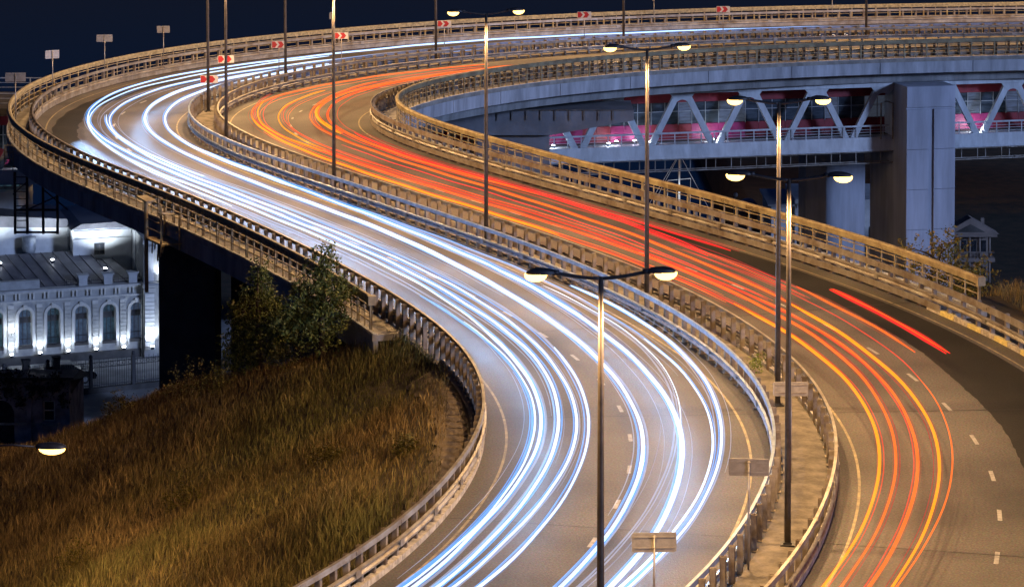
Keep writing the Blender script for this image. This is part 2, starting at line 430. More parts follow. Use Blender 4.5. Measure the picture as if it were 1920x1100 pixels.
# big pier inside the loop with a cantilevered crosshead
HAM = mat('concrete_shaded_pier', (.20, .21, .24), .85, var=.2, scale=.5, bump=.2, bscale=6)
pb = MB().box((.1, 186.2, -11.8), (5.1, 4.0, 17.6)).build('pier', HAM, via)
poly = [(-6.0, -2.25), (8.6, -2.25), (8.6, -2.95), (2.65, -4.0), (-2.5, -4.0), (-6.0, -3.2)]
MB().prism(poly, 183.6, 188.8, lambda u, w, d: (u, d, w)).build('crosshead', HAM, pb)
mb = MB()
for k in range(9): mb.box((-1.0 + k * 1.02, 183.5, -2.55), (.05, .05, .75))
mb.bar((-1.2, 183.5, -2.2), (8.0, 183.5, -2.2), .05, .05); mb.build('inspection_railing', GALV, pb)

# ------------------------------------------------------------------ guardrails
def post_mesh(name, h, m, w=.11, d=.14):
    """rolled channel post with a flange and a cap plate"""
    mb = MB()
    mb.box((0, 0, h / 2), (.02, w, h)); mb.box((d / 2, -w / 2, h / 2), (d, .02, h)); mb.box((d / 2, w / 2, h / 2), (d, .02, h))
    mb.box((d / 2, 0, .012), (d * 1.7, w * 2.0, .024))
    return mb.mesh(name, m)
def wbeam(side, z, ht=.31, dp=.075):
    """closed W profile; side=+1 when the beam face looks to larger offsets"""
    f = [(0, -.5), (1, -.40), (1, -.22), (.15, 0), (1, .22), (1, .40), (0, .5)]
    outer = [(side * dp * a, z + ht * b) for a, b in f]; inner = [(side * (dp * a - .022), z + ht * b * .96) for a, b in f[::-1]]
    pr = outer + inner
    return pr if side < 0 else pr[::-1]
def box_prof(o0, o1, z0, z1): return [(o0, z0), (o0, z1), (o1, z1), (o1, z0)]
def guardrail(ref, side, s0, s1, sp, label, beams, hpost, pm, zbase, rot=0):
    """side: direction of the traffic face in offset. beams: list of (kind, z, material, s_start, s_end)"""
    g = empty('guardrail', P(s0, off(ref, s0), 0)); tag(g, label, 'guardrail')
    g.location = (0, 0, 0)
    for s in frange(s0, s1, sp):
        p = P(s + random.uniform(-.04, .04), off(ref, s), zbase)
        o = link('post', pm, g, p, heading(s) + (math.pi if side < 0 else 0) + math.pi / 2 + random.uniform(-.05, .05))
        o.rotation_euler.x = random.uniform(-.02, .02); o.rotation_euler.y = random.uniform(-.02, .02)
    for kind, z, m, a, b in beams:
        if kind == 'w': pr = [(o + side * .09, zz) for o, zz in wbeam(side, z)]; nm = 'w_beam'
        elif kind == 'box': pr = box_prof(side * .02, side * .12, z - .085, z + .085); nm = 'top_rail'
        elif kind == 'plank': pr = box_prof(side * .06, side * .11, z - .14, z + .14); nm = 'rail_plank'
        if kind != 'w' and side > 0: pr = pr
        sweep(MB(), pr, ref, max(a, s0), min(b, s1), .8).build(nm, m, g)
        # splice plates every 4 m, one shared mesh
        me = MB().box((0, 0, 0), (.34, .02, .22 if kind == 'w' else .12)).mesh('splice_plate', m)
        for s in frange(max(a, s0) + 2, min(b, s1) - 2, 4.0):
            link('splice_plate', me, g, P(s, off(ref, s) + side * (.175 if kind == 'w' else .125), z), heading(s))
    return g
PM_A = post_mesh('post_tall', 1.22, RUST, .12, .16)
PM_M = post_mesh('post_median', 1.10, RUST, .12, .16)
guardrail('GL', 1, -4, 240, 1.06, 'left outer guardrail beside the white headlight trails', [('box', 1.20, GALV, -4, 240), ('w', .50, GALV, 44, 240), ('plank', .20, GALV, 47, 240), ('w', .62, GALV, -4, 43)], 1.22, PM_A, .02)
guardrail('ML', -1, -4, 240, 1.06, 'median guardrail facing the white headlight trails', [('box', 1.08, GALV_HEADLIT, -4, 240), ('w', .46, GALV_HEADLIT, -4, 240)], 1.1, PM_M, .02)
guardrail('MR', 1, -4, 240, 1.06, 'median guardrail facing the red tail light trails', [('box', 1.08, GALV, -4, 240), ('w', .44, GALV, -4, 240)], 1.1, PM_M, .02)
guardrail('GR', -1, -2, 240, 1.06, 'right outer guardrail beside the red tail light trails', [('plank', 1.13, GALV, -2, 240), ('w', .62, GALV, -2, 240), ('plank', .26, GALV, 43, 240)], 1.22, PM_A, .02)

# ------------------------------------------------------------------ parapet railings with a broad cap
def rail_post(name, wide):
    mb = MB(); w = .10 if wide else .05
    if wide:
        mb.box((0, -.045, .55), (w, .012, 1.1)); mb.box((0, .045, .55), (w, .012, 1.1)); mb.box((0, 0, .55), (.014, .09, 1.1))
    else: mb.box((0, 0, .55), (w, .05, 1.1))
    mb.box((0, 0, .01), (.2, .2, .02)); return mb.mesh(name, PAINTY)
RP_W, RP_N = rail_post('rail_post_wide', True), rail_post('rail_post_narrow', False)
def parapet(ref, side, s0, s1, label):
    g = empty('parapet_railing', (0, 0, 0)); tag(g, label, 'railing')
    for i, s in enumerate(frange(s0, s1, .98)):
        link('post', RP_W if i % 2 == 0 else RP_N, g, P(s, off(ref, s), .16), heading(s))
    for z in (.36, .66, .96):
        sweep(MB(), box_prof(-.02, .02, z + .14, z + .18), ref, s0, s1, 1.0).build('rail', PAINTY, g)
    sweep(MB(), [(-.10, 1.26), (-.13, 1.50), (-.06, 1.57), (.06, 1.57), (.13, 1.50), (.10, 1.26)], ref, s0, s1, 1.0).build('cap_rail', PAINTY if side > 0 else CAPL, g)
    return g
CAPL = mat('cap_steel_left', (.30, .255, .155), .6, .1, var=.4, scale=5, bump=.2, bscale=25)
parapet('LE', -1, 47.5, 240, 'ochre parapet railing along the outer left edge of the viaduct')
par_r = parapet('DE', 1, 42.8, 240, 'ochre parapet railing along the inner right edge of the viaduct')
# end block of each cap rail
for ref, s, sg in (('LE', 47.5, 1), ('DE', 42.8, 1)):
    MB().box(P(s - .1, off(ref, s), 1.40), (.24, .34, .38), heading(s)).build('cap_end', PAINTY, par_r if ref == 'DE' else [o for o in C.objects if o.name == 'parapet_railing'][0])
# sprayed lettering on the cap of the right railing
GRAF = mat('graffiti_paint', (.16, .10, .04), .8, var=.3)
def text_obj(txt, size, m, name, parent, mw, ext=.0015, align='LEFT'):
    cu = bpy.data.curves.new(name, 'FONT'); cu.body = txt; cu.size = size; cu.extrude = ext; cu.align_x = align; cu.align_y = 'CENTER'; cu.resolution_u = 2
    to = bpy.data.objects.new(name + '_tmp', cu); C.objects.link(to)
    bpy.context.view_layer.update()
    dg = bpy.context.evaluated_depsgraph_get(); me = bpy.data.meshes.new_from_object(to.evaluated_get(dg)); me.name = name
    bpy.data.objects.remove(to); bpy.data.curves.remove(cu)
    me.materials.clear(); me.materials.append(m)
    o = link(name, me, parent); o.matrix_world = mw
    return o
def frame_matrix(p, xdir, normal):
    x = Vector(xdir).normalized(); n = Vector(normal).normalized(); x = (x - n * x.dot(n)).normalized(); y = n.cross(x)
    M_ = Matrix.Identity(4)
    for i, v in enumerate((x, y, n)): M_[0][i], M_[1][i], M_[2][i] = v
    M_.translation = p
    return M_
for txt, s in (('КРЕСТИЯНЕ', 65.9), ('ЖЕТО', 61.6), ('ФАПЫЕР', 59.6)):
    t = heading(s); d = Vector((-math.cos(t), -math.sin(t), 0)); nrm = Vector((-math.sin(t), math.cos(t), 0))
    text_obj(txt, .27, GRAF, 'graffiti', par_r, frame_matrix(P(s, off('DE', s) - .137, 1.385), d, nrm))

# ------------------------------------------------------------------ street lamps
def lamp_parts():
    d = {}
    d['pole'] = MB().tube([(0, 0, .1), (0, 0, 4), (0, 0, 8), (0, 0, 11.0)], [.105, .092, .078, .06], 10).mesh('pole', POLE, True)
    d['base'] = MB().box((0, 0, .10), (.42, .42, .08)).box((0, 0, .16), (.26, .26, .06)).mesh('base_plate', DARKM)
    mb = MB(); n = 9
    for sg in (-1, 1):
        pts = [(sg * 1.15 * (i / n), 0, 11.0 - .04 + .16 * (i / n) ** 1.6) for i in range(n + 1)]; mb.tube(pts, .045, 8)
    d['arm'] = mb.mesh('arm', DARKM, True)
    def head(sg):
        mb = MB(); cx = sg * 1.45
        mb.ellip((cx, 0, 11.12), (.37, .14, .12), 14, 8, zmin=-.25)
        mb.box((sg * 1.10, 0, 11.12), (.18, .12, .11)); return mb.mesh('lamp_head', DARKM, True)
    def lens(sg):
        mb = MB(); cx = sg * 1.58; mb.ellip((cx, 0, 11.065), (.28, .155, .17), 14, 8, zmax=.2); return mb.mesh('lens', LENS, True)
    for sg in (-1, 1): d['head', sg] = head(sg); d['lens', sg] = lens(sg)
    return d
LP = lamp_parts()
def lamp_light(name, parent, loc, power, col, size=168, rad=.16):
    l = bpy.data.lights.new(name, 'SPOT'); l.energy = power; l.color = col; l.spot_size = R(size); l.spot_blend = .6; l.shadow_soft_size = rad
    o = bpy.data.objects.new(name, l); C.objects.link(o); o.parent = parent; o.location = loc
    return o
ORD = ['nearest', 'second', 'third', 'fourth', 'fifth', 'sixth', 'seventh', 'eighth', 'ninth', 'tenth', 'eleventh', 'twelfth']
lamp_s = [-1.6, 14.5, 30.8, 47.3, 63.1, 79.6, 95.7, 111.1, 125.0, 140.7, 157.5, 178.1, 196.0]
for i, s in enumerate(lamp_s):
    if i == 0: pos = (2.15, 62.7, 0.0)
    else: pos = P(s, 0, .05)
    g = empty('street_lamp', pos)
    # arms reach across both carriageways, so they point square to the road
    g.rotation_euler.z = .45 * max(-.9, min(.9, heading(s) - math.pi / 2)) if i else .06
    lab = ('nearest two-headed street lamp, its foot below the picture, head over the white trails' if i == 0 else
           f'{ORD[i]} two-headed street lamp from the front along the median' if i < 12 else 'farthest two-headed street lamp on the median, out to the right')
    tag(g, lab, 'street lamp', 'street lamps along the median')
    for k in ('pole', 'arm'): link(k, LP[k], g)
    link('base_plate', LP['base'], g)
    for sg in (-1, 1):
        h = link('lamp_head', LP['head', sg], g); link('lens', LP['lens', sg], h)
        lamp_light('lamp_light', g, (sg * 1.6, 0, 10.86), LAMP_W, SODIUM)

# ------------------------------------------------------------------ signs
def sign_post(g, h): MB().tube([(0, 0, 0), (0, 0, h)], .032, 8).build('post', GALV, g, True)
def plate(mb, w, h, t=.022, z=0, y=0, r=.05):
    pts = []
    for cx, cz, a0 in ((w / 2 - r, h / 2 - r, 0), (-w / 2 + r, h / 2 - r, 90), (-w / 2 + r, -h / 2 + r, 180), (w / 2 - r, -h / 2 + r, 270)):
        for k in range(4):
            a = R(a0 + k * 30); pts.append((cx + r * math.cos(a), z + cz + r * math.sin(a)))
    return mb.prism(pts, y - t / 2, y + t / 2, lambda u, v, d: (u, d, v))
CH = [(113.6, -.45, 1.15, .50, 1.75, 'on the tight bend, foremost of the row'), (117.2, -.45, 1.08, .48, 2.62, 'behind a lamp pole, second of the row'), (124.8, -.4, 1.0, .48, 2.75, 'third along the median from the tight bend'),
      (131.8, -.4, .98, .46, 2.70, 'fourth along the median from the tight bend'), (141.8, -.4, 1.0, .46, 2.78, 'fifth along the median, near two glowing lamps'), (154.3, -.4, 1.08, .48, 2.72, 'standing alone above the middle of the far railing'), (166.2, -.4, 1.05, .48, 2.66, 'farthest to the right on the far straight')]
for s, o, w, h, zc, where in CH:
    g = empty('chevron_sign', P(s, o, .12)); tag(g, f'red and white chevron sign {where}', 'chevron sign', 'chevron signs on the median')
    sign_post(g, zc + h / 2)
    plate(MB(), w, h, .02, zc, -.05).build('plate', SIGNW, g)
    # two red fields and white arrow heads pointing right
    mb = MB(); z = zc; ww, hh = w - .05, h - .05
    def red(poly): mb.prism(poly, -.0635, -.061, lambda u, v, d: (u * 1.0, d, z + v))
    a = ww / 2; q = hh / 2; ch = .17 * w
    red([(-a, -q), (-a + .20 * w, -q), (-a + .20 * w + ch, 0), (-a + .20 * w, q), (-a, q)])
    x1 = -a + .36 * w
    red([(x1, -q), (x1 + .30 * w, -q), (x1 + .30 * w + ch, 0), (x1 + .30 * w, q), (x1, q), (x1 + ch, 0)])
    mb.build('red_field', SIGNR, g)
BK = [(106.3, 'LE', .35, 1.25, .55, 3.0, .10, 'beside the outermost point of the bend'), (114.2, 'GL', -.45, .95, .55, 3.1, .5, 'leftmost against the night sky'), (120.8, 'GL', -.45, 1.10, .50, 3.15, .2, 'second from the left against the night sky'), (126.4, 'GL', -.45, .92, .50, 3.0, .1, 'third from the left against the night sky'),
      (140.0, 'GL', -.45, .62, .52, 2.6, 1.15, 'nearly edge-on left of the far lamps'), (165.0, 'GL', -.45, .55, .50, 2.55, 1.2, 'nearly edge-on above the far railing'), (179.2, 'GL', -.45, .55, .50, 2.4, 1.2, 'nearly edge-on at the far right'),
      (6.0, 'M', -.55, 1.18, .52, 2.75, .06, 'pale one standing in the nearest part of the median'), (12.0, 'M', -.62, 1.16, .50, 2.95, -.06, 'dark one beside the second lamp pole'), (21.2, 'M', -.45, 1.12, .46, 3.0, .0, 'before the third lamp pole')]
for i, (s, ref, do, w, h, zc, rz, where) in enumerate(BK):
    g = empty('road_sign', P(s, off(ref, s) + do, .12) if s > 7 else (3.75, 68.0, .1), rz); tag(g, f'grey back of a road sign {where}', 'road sign', 'road signs seen from behind')
    sign_post(g, zc + h / 2 - .05)
    plate(MB(), w, h, .02, zc, .05).build('plate', SIGNB, g)
    mb = MB(); mb.box((0, .028, zc + h * .28), (w * .9, .018, .035)); mb.box((0, .028, zc - h * .28), (w * .9, .018, .035)); mb.box((0, 0, zc + h * .28), (.10, .06, .05)); mb.box((0, 0, zc - h * .28), (.10, .06, .05)); mb.build('bracket', GALV, g)
# ------------------------------------------------------------------ light trails of the traffic
def trail_pts(s0, s1, vals, z, step=1.0, jit=0.0):
    g = np.linspace(s0, s1, len(vals)); S = np.arange(s0, s1 + step, step); S[-1] = s1; S = S[S <= s1]
    o = np.interp(S, g, vals); w = 9
    if len(S) > 2 * w: 
        k = np.hanning(w + 2)[1:-1]; k /= k.sum(); h = w // 2
        o = np.convolve(np.r_[2 * o[0] - o[1:h + 1][::-1], o, 2 * o[-1] - o[-h - 1:-1][::-1]], k, 'valid')
    return S, o
def glow(name, col, st):
    """glowing air along a lamp's path: adds light, blocks none"""
    m = emis(name, col, st); nt = m.node_tree; o = [n for n in nt.nodes if n.type == 'OUTPUT_MATERIAL'][0]; e = [n for n in nt.nodes if n.type == 'EMISSION'][0]
    t = nt.nodes.new('ShaderNodeBsdfTransparent'); d_ = .74 if name.startswith('tail') and 'halo' not in name else .92; t.inputs[0].default_value = (d_, d_, d_, 1); a = nt.nodes.new('ShaderNodeAddShader')
    nt.links.new(e.outputs[0], a.inputs[0]); nt.links.new(t.outputs[0], a.inputs[1]); nt.links.new(a.outputs[0], o.inputs[0]); return m
W_CORE = glow('headlight_white', (.66, .84, 1.0), .78)
W_SOFT = glow('headlight_lavender', (.50, .64, 1.0), .22)
W_DIM = glow('headlight_faint', (.50, .62, 1.0), .13)
W_BLUE = glow('headlight_blue_fringe', (.06, .36, 1.0), .5)
W_HALO = glow('headlight_halo', (.12, .36, 1.0), .10)
R_ORNG = glow('tail_light_orange', (1.0, .13, .008), .74)
R_YELL = glow('tail_light_amber', (1.0, .29, .0), .85)
R_RED = glow('tail_light_red', (1.0, .012, .02), .72)
R_CORAL = glow('tail_light_coral', (1.0, .06, .03), .42)
R_DIM = glow('tail_light_dim', (.75, .06, .06), .24)
R_HALO = glow('tail_light_halo', (1.0, .10, .03), .07)
def trail(label, s0, s1, vals, z, strands, group, ext=True):
    """strands: (offset shift, height shift, radius, material, start, end)"""
    g = empty('light_trail', (0, 0, 0)); tag(g, label, 'light trail', group)
    if ext and s0 < 12: vals = [vals[0] + (vals[0] - vals[1]) * .3] + list(vals); s0 = s0 - 6
    S, o = trail_pts(s0, s1, vals, z)
    hot = z > .7
    for q in range(3 if hot else 2):                          # fainter cars: fine lines close by
        a_ = max(44, s0 + random.uniform(0, .45) * (s1 - s0)) if hot else s0 + random.uniform(0, .45) * (s1 - s0); b_ = a_ + random.uniform(.35, .9) * (s1 - s0)
        strands = list(strands) + [(random.choice((-1, 1)) * random.uniform(.12, .62), random.uniform(-.12, .12), random.uniform(.012, .024), random.choice((R_RED, R_CORAL, R_DIM, R_ORNG)) if hot else random.choice((W_SOFT, W_SOFT, W_DIM)), a_, b_)]
    strands = list(strands) + [(sh, dz, r * 2.1, R_HALO if hot else W_HALO, a, b) for sh, dz, r, m, a, b in strands if r > .045 and m is not W_SOFT]
    for sh, dz, r, m, a, b in strands:
        k = (S >= a) & (S <= b)
        if k.sum() < 3: continue
        ph = random.uniform(0, 6)
        pts = [P(s, oo + sh, z + dz + .015 * math.sin(s * .9 + ph)) for s, oo in zip(S[k], o[k])]
        n = len(pts); rr = [r * (.85 + .15 * math.sin(i * .11 + ph)) * min(1, .35 + i * .3, .35 + (n - 1 - i) * .3) for i in range(n)]
        MB().tube(pts, rr, 6).build('strand', m, g, True)
    return g
GW, GR_ = 'white headlight trails on the left carriageway', 'red and orange tail light trails on the right carriageway'
ALL = (-50, 400)
trail('white trail with blue fringe, outermost pair on the far bend', 5.9, 191.3, [-8.11, -8.23, -8.19, -8.13, -8.04, -7.84, -7.71, -7.61, -7.31, -7.0, -6.79, -6.62, -6.46, -6.41, -6.43, -6.52, -6.78, -7.05, -7.26, -7.39, -7.0, -6.27, -5.97, -6.12, -6.15, -5.6, -5.2, -5.0, -4.8, -4.6, -4.4, -4.2], .65,
      [(0, 0, .058, W_CORE, -9, 170), (.12, .03, .035, W_BLUE, *ALL), (-.13, -.02, .035, W_BLUE, *ALL), (0, .02, .05, W_SOFT, 165, 200), (-.14, 0, .05, W_SOFT, -9, 45)], GW)
trail('white trail doubled by a thin blue line, second from the left road edge', 5.4, 135.2, [-8.66, -8.87, -8.79, -8.68, -8.65, -8.63, -8.54, -8.3, -7.91, -7.61, -7.42, -7.25, -7.09, -7.08, -7.17, -7.02, -6.94, -6.89, -6.75, -6.56, -5.89, -5.48, -5.3], .65,
      [(0, 0, .045, W_CORE, 40, 140), (.13, 0, .03, W_SOFT, 40, 140), (.07, .02, .03, W_BLUE, *ALL), (-.02, 0, .07, W_CORE, -9, 44), (.14, 0, .05, W_SOFT, -9, 40)], GW)
T_EDGE = trail('thin lavender trail nearest the left road edge, bright blue near the front', 5.3, 106.8, [-9.01, -9.02, -9.01, -8.98, -8.93, -8.92, -8.89, -8.82, -8.62, -8.35, -8.11, -7.93, -7.76, -7.63, -7.41, -7.15, -6.99, -7.02], .65,
      [(0, 0, .05, W_SOFT, 40, 120), (.05, .03, .04, W_CORE, 75, 120), (-.03, 0, .05, W_BLUE, -9, 52), (.06, 0, .035, W_CORE, -9, 46), (-.12, 0, .02, W_BLUE, -9, 36)], GW)
trail('lavender white trail, fifth from the left road edge in the middle', 6.2, 147.7, [-7.02, -7.07, -7.09, -7.11, -7.04, -6.89, -6.61, -6.42, -6.25, -5.98, -5.74, -5.54, -5.36, -5.42, -5.58, -5.58, -5.68, -5.63, -5.28, -4.97, -4.29, -3.47, -3.49, -3.54, -3.4], .65,
      [(0, 0, .055, W_SOFT, *ALL), (.02, .02, .055, W_CORE, -9, 40), (0, .02, .05, W_CORE, 84, 135), (-.12, 0, .03, W_BLUE, -9, 110), (.10, 0, .03, W_BLUE, 84, 150)], GW)
trail('crisp white trail with blue fringe, fourth from the left road edge', 5.9, 106.7, [-7.7, -7.77, -7.62, -7.49, -7.44, -7.38, -7.16, -6.92, -6.62, -6.39, -6.23, -6.07, -5.91, -5.91, -5.9, -5.71, -5.75, -5.87], .65,
      [(0, 0, .05, W_CORE, *ALL), (-.10, 0, .035, W_BLUE, *ALL), (.10, 0, .03, W_SOFT, -9, 44)], GW)
trail('thick white trail along the middle of the left carriageway', 7.1, 132.1, [-4.96, -5.04, -5.11, -5.26, -5.46, -5.52, -5.45, -5.25, -4.86, -4.39, -4.0, -3.89, -3.88, -3.77, -3.66, -3.59, -3.51, -3.46, -3.41, -3.28, -2.65, -1.91], .65,
      [(0, 0, .09, W_CORE, 18, 140), (-.15, 0, .04, W_BLUE, *ALL), (.15, 0, .04, W_SOFT, *ALL), (0, 0, .07, W_CORE, -9, 24), (.06, .02, .06, W_BLUE, -9, 24)], GW)
T_MED = trail('thick white and sky blue trail nearest the median on the far bend', 7.8, 146.4, [-3.67, -3.7, -3.87, -3.98, -4.15, -4.19, -4.1, -3.78, -3.43, -3.17, -2.85, -2.66, -2.49, -2.45, -2.53, -2.47, -2.27, -2.11, -1.95, -1.8, -1.34, -.95, -1.1, -1.3], .65,
      [(0, 0, .085, W_CORE, -9, 56), (0, 0, .055, W_CORE, 54, 80), (0, 0, .09, W_CORE, 78, 134), (.12, .01, .075, W_BLUE, 44, 92), (-.13, 0, .04, W_BLUE, *ALL), (-.28, 0, .03, W_SOFT, 40, 70), (0, .02, .04, W_BLUE, 120, 150)], GW)
trail('white trail closest to the median on the near bend', 7.8, 50.6, [-3.21, -2.92, -2.73, -2.57, -2.31, -2.1, -1.96, -2.04], .65, [(0, 0, .055, W_CORE, *ALL), (.09, 0, .03, W_SOFT, *ALL), (-.09, 0, .03, W_BLUE, *ALL)], GW)
trail('fine double white trail weaving under the thick one on the near bend', 7.3, 51.0, [-4.55, -4.43, -4.34, -4.16, -3.74, -3.43, -3.32, -3.36], .65, [(0, 0, .035, W_SOFT, *ALL), (.11, .02, .03, W_SOFT, *ALL), (.2, 0, .018, W_CORE, 24, 60)], GW)
trail('soft lavender trail second from the median on the near bend', 7.8, 71.9, [-3.39, -3.18, -2.97, -2.9, -2.88, -2.91, -2.95, -2.85, -2.64, -2.61, -2.49, -2.56], .65, [(0, 0, .055, W_SOFT, *ALL), (0, .03, .045, W_CORE, -9, 40), (.09, 0, .028, W_BLUE, *ALL)], GW)
# tail lights
trail('amber trail nearest the median on the right carriageway', 9.2, 139.6, [1.93, 2.22, 2.45, 2.62, 2.68, 2.61, 2.54, 2.44, 2.33, 2.31, 2.21, 2.12, 2.24, 2.34, 2.55, 2.83, 2.99, 3.34, 4.32, 5.27, 5.98, 6.66, 7.17], .8,
      [(0, 0, .06, R_YELL, -9, 45), (0, 0, .04, R_CORAL, 40, 64), (0, 0, .06, R_YELL, 60, 104), (0, 0, .05, R_ORNG, 100, 145), (.14, 0, .02, R_CORAL, *ALL)], GR_)
trail('orange and yellow trail second from the median on the right carriageway', 9.3, 114.9, [2.4, 2.68, 2.97, 3.16, 3.38, 3.5, 3.4, 3.47, 3.45, 3.42, 3.32, 3.2, 3.12, 3.28, 3.16, 3.01, 3.37, 3.59, 3.59], .8,
      [(0, 0, .055, R_ORNG, -9, 95), (0, 0, .055, R_YELL, 88, 112), (.12, .02, .035, R_CORAL, 55, 90), (.13, 0, .03, R_DIM, -9, 40)], GR_)
trail('coral trail turning yellow on the bend, third from the median', 9.6, 117.9, [3.14, 3.4, 3.69, 3.88, 4.03, 4.05, 3.85, 3.74, 3.9, 4.08, 3.78, 3.64, 3.59, 3.55, 3.78, 4.23, 4.86, 5.57, 6.24], .8,
      [(0, 0, .06, R_ORNG, -9, 46), (-.12, .02, .035, R_CORAL, -9, 60), (0, 0, .05, R_CORAL, 44, 92), (0, 0, .05, R_YELL, 88, 125), (.3, .1, .03, R_CORAL, 80, 112)], GR_)
trail('orange trail along the outer lane of the right carriageway', 9.8, 138.0, [3.74, 4.09, 4.4, 4.58, 4.58, 4.67, 4.82, 4.98, 5.45, 5.55, 5.72, 5.67, 5.69, 5.83, 5.88, 6.33, 7.01, 7.43, 7.49, 7.42, 7.49, 8.0], .8,
      [(0, 0, .06, R_YELL, -9, 44), (0, 0, .055, R_ORNG, 40, 125), (-.18, 0, .03, R_DIM, -9, 40), (.14, 0, .03, R_CORAL, 55, 140)], GR_)
trail('red orange trail nearest the inner railing on the far bend', 53.1, 135.4, [6.0, 6.5, 6.9, 6.95, 6.57, 6.5, 6.69, 6.94, 7.32, 7.91, 8.3, 8.6, 8.9, 9.1, 9.2], .8,
      [(0, 0, .06, R_ORNG, 70, 140), (0, 0, .055, R_RED, *ALL), (.3, 0, .025, R_RED, 53, 90)], GR_, False)
trail('broad amber trail at the tightest part of the inner bend', 94.4, 141.3, [6.63, 6.8, 7.1, 7.6, 8.1, 8.6, 8.8, 8.9, 9.0], .8, [(0, 0, .09, R_YELL, 90, 110), (.12, 0, .05, R_ORNG, 90, 112), (0, 0, .06, R_ORNG, 106, 145)], GR_, False)
trail('short thick red trail ending alone on the dark asphalt', 34.8, 45.3, [7.54, 7.45, 7.54], .8, [(-.07, 0, .06, R_RED, *ALL), (.08, .01, .05, R_RED, *ALL), (-.02, .05, .03, R_ORNG, *ALL)], GR_, False)
trail('thin coral trail, outermost one on the near right bend', 9.8, 54.5, [3.88, 4.43, 4.87, 5.23, 5.5, 5.49, 5.66, 5.54], .85, [(0, 0, .032, R_ORNG, -9, 32), (0, 0, .028, R_CORAL, 30, 60)], GR_)
trail('orange trail ending beside the short thick red one', 35.2, 60.0, [6.4, 6.3, 6.65, 6.8], .8, [(0, 0, .06, R_ORNG, 20, 47), (0, 0, .03, R_DIM, 45, 70)], GR_, False)
trail('crimson trail running close along the right guardrail', 53.6, 94.4, [7.48, 7.32, 7.19, 7.15, 6.98, 6.85, 7.08, 7.47], .8, [(0, 0, .05, R_RED, *ALL), (.45, -.05, .04, R_DIM, *ALL), (.8, -.1, .03, R_DIM, *ALL)], GR_, False)
# headlights of the passing cars: dipped beams at lamp height, aimed along the lane they drive
def beam_row(beams, ofn, s0, s1, st, power, size, pitch):
    for s in frange(s0, s1, st):
        l = bpy.data.lights.new('headlight', 'SPOT'); l.energy = power; l.color = (.34, .58, 1.0); l.spot_size = R(size); l.spot_blend = 1.0; l.shadow_soft_size = .35
        o = bpy.data.objects.new('headlight_beam', l); C.objects.link(o); o.parent = beams
        t = heading(s) + math.pi; d = Vector((math.cos(t) * math.cos(R(pitch)), math.sin(t) * math.cos(R(pitch)), -math.sin(R(pitch))))
        o.location = P(s, ofn(s), .68); o.rotation_euler = d.to_track_quat('-Z', 'Y').to_euler()
beam_row(T_EDGE, lambda s: off('A', s) + 1.35, 44, 97, 1.3, 400, 46, 7)
beam_row(T_EDGE, lambda s: off('A', s) + 1.2, 18, 43, 2.0, 240, 46, 7)
beam_row(T_EDGE, lambda s: off('A', s) + 1.9, 66, 103, 1.4, 2200, 26, 3.5)
beam_row(T_MED, lambda s: off('B', s) - 2.3, 8, 120, 1.8, 230, 64, 9)

# ------------------------------------------------------------------ grass on the embankment
def attr_mat(name, rough=.9, transl=0.0):
    m = bpy.data.materials.new(name); m.use_nodes = True; nt = m.node_tree; b = nt.nodes['Principled BSDF']; b.inputs['Roughness'].default_value = rough
    b.inputs['Specular IOR Level'].default_value = .15
    a = nt.nodes.new('ShaderNodeAttribute'); a.attribute_name = 'Col'; nt.links.new(a.outputs['Color'], b.inputs['Base Color']); return m
GRASSM = attr_mat('dry_grass')
LEAFM = attr_mat('leaves', .55)
def raw_mesh(name, V, F, cols, m, per):
    """V (N,3) array, F (M,per) array, cols (N,3) per vertex"""
    me = bpy.data.meshes.new(name); me.vertices.add(len(V)); me.vertices.foreach_set('co', V.astype(np.float32).ravel())
    me.loops.add(F.size); me.loops.foreach_set('vertex_index', F.astype(np.int32).ravel())
    me.polygons.add(len(F)); me.polygons.foreach_set('loop_start', np.arange(0, F.size, per, dtype=np.int32))
    at = me.color_attributes.new('Col', 'FLOAT_COLOR', 'POINT'); at.data.foreach_set('color', np.c_[cols, np.ones(len(cols))].astype(np.float32).ravel())
    me.materials.append(m); me.update(calc_edges=True); return me
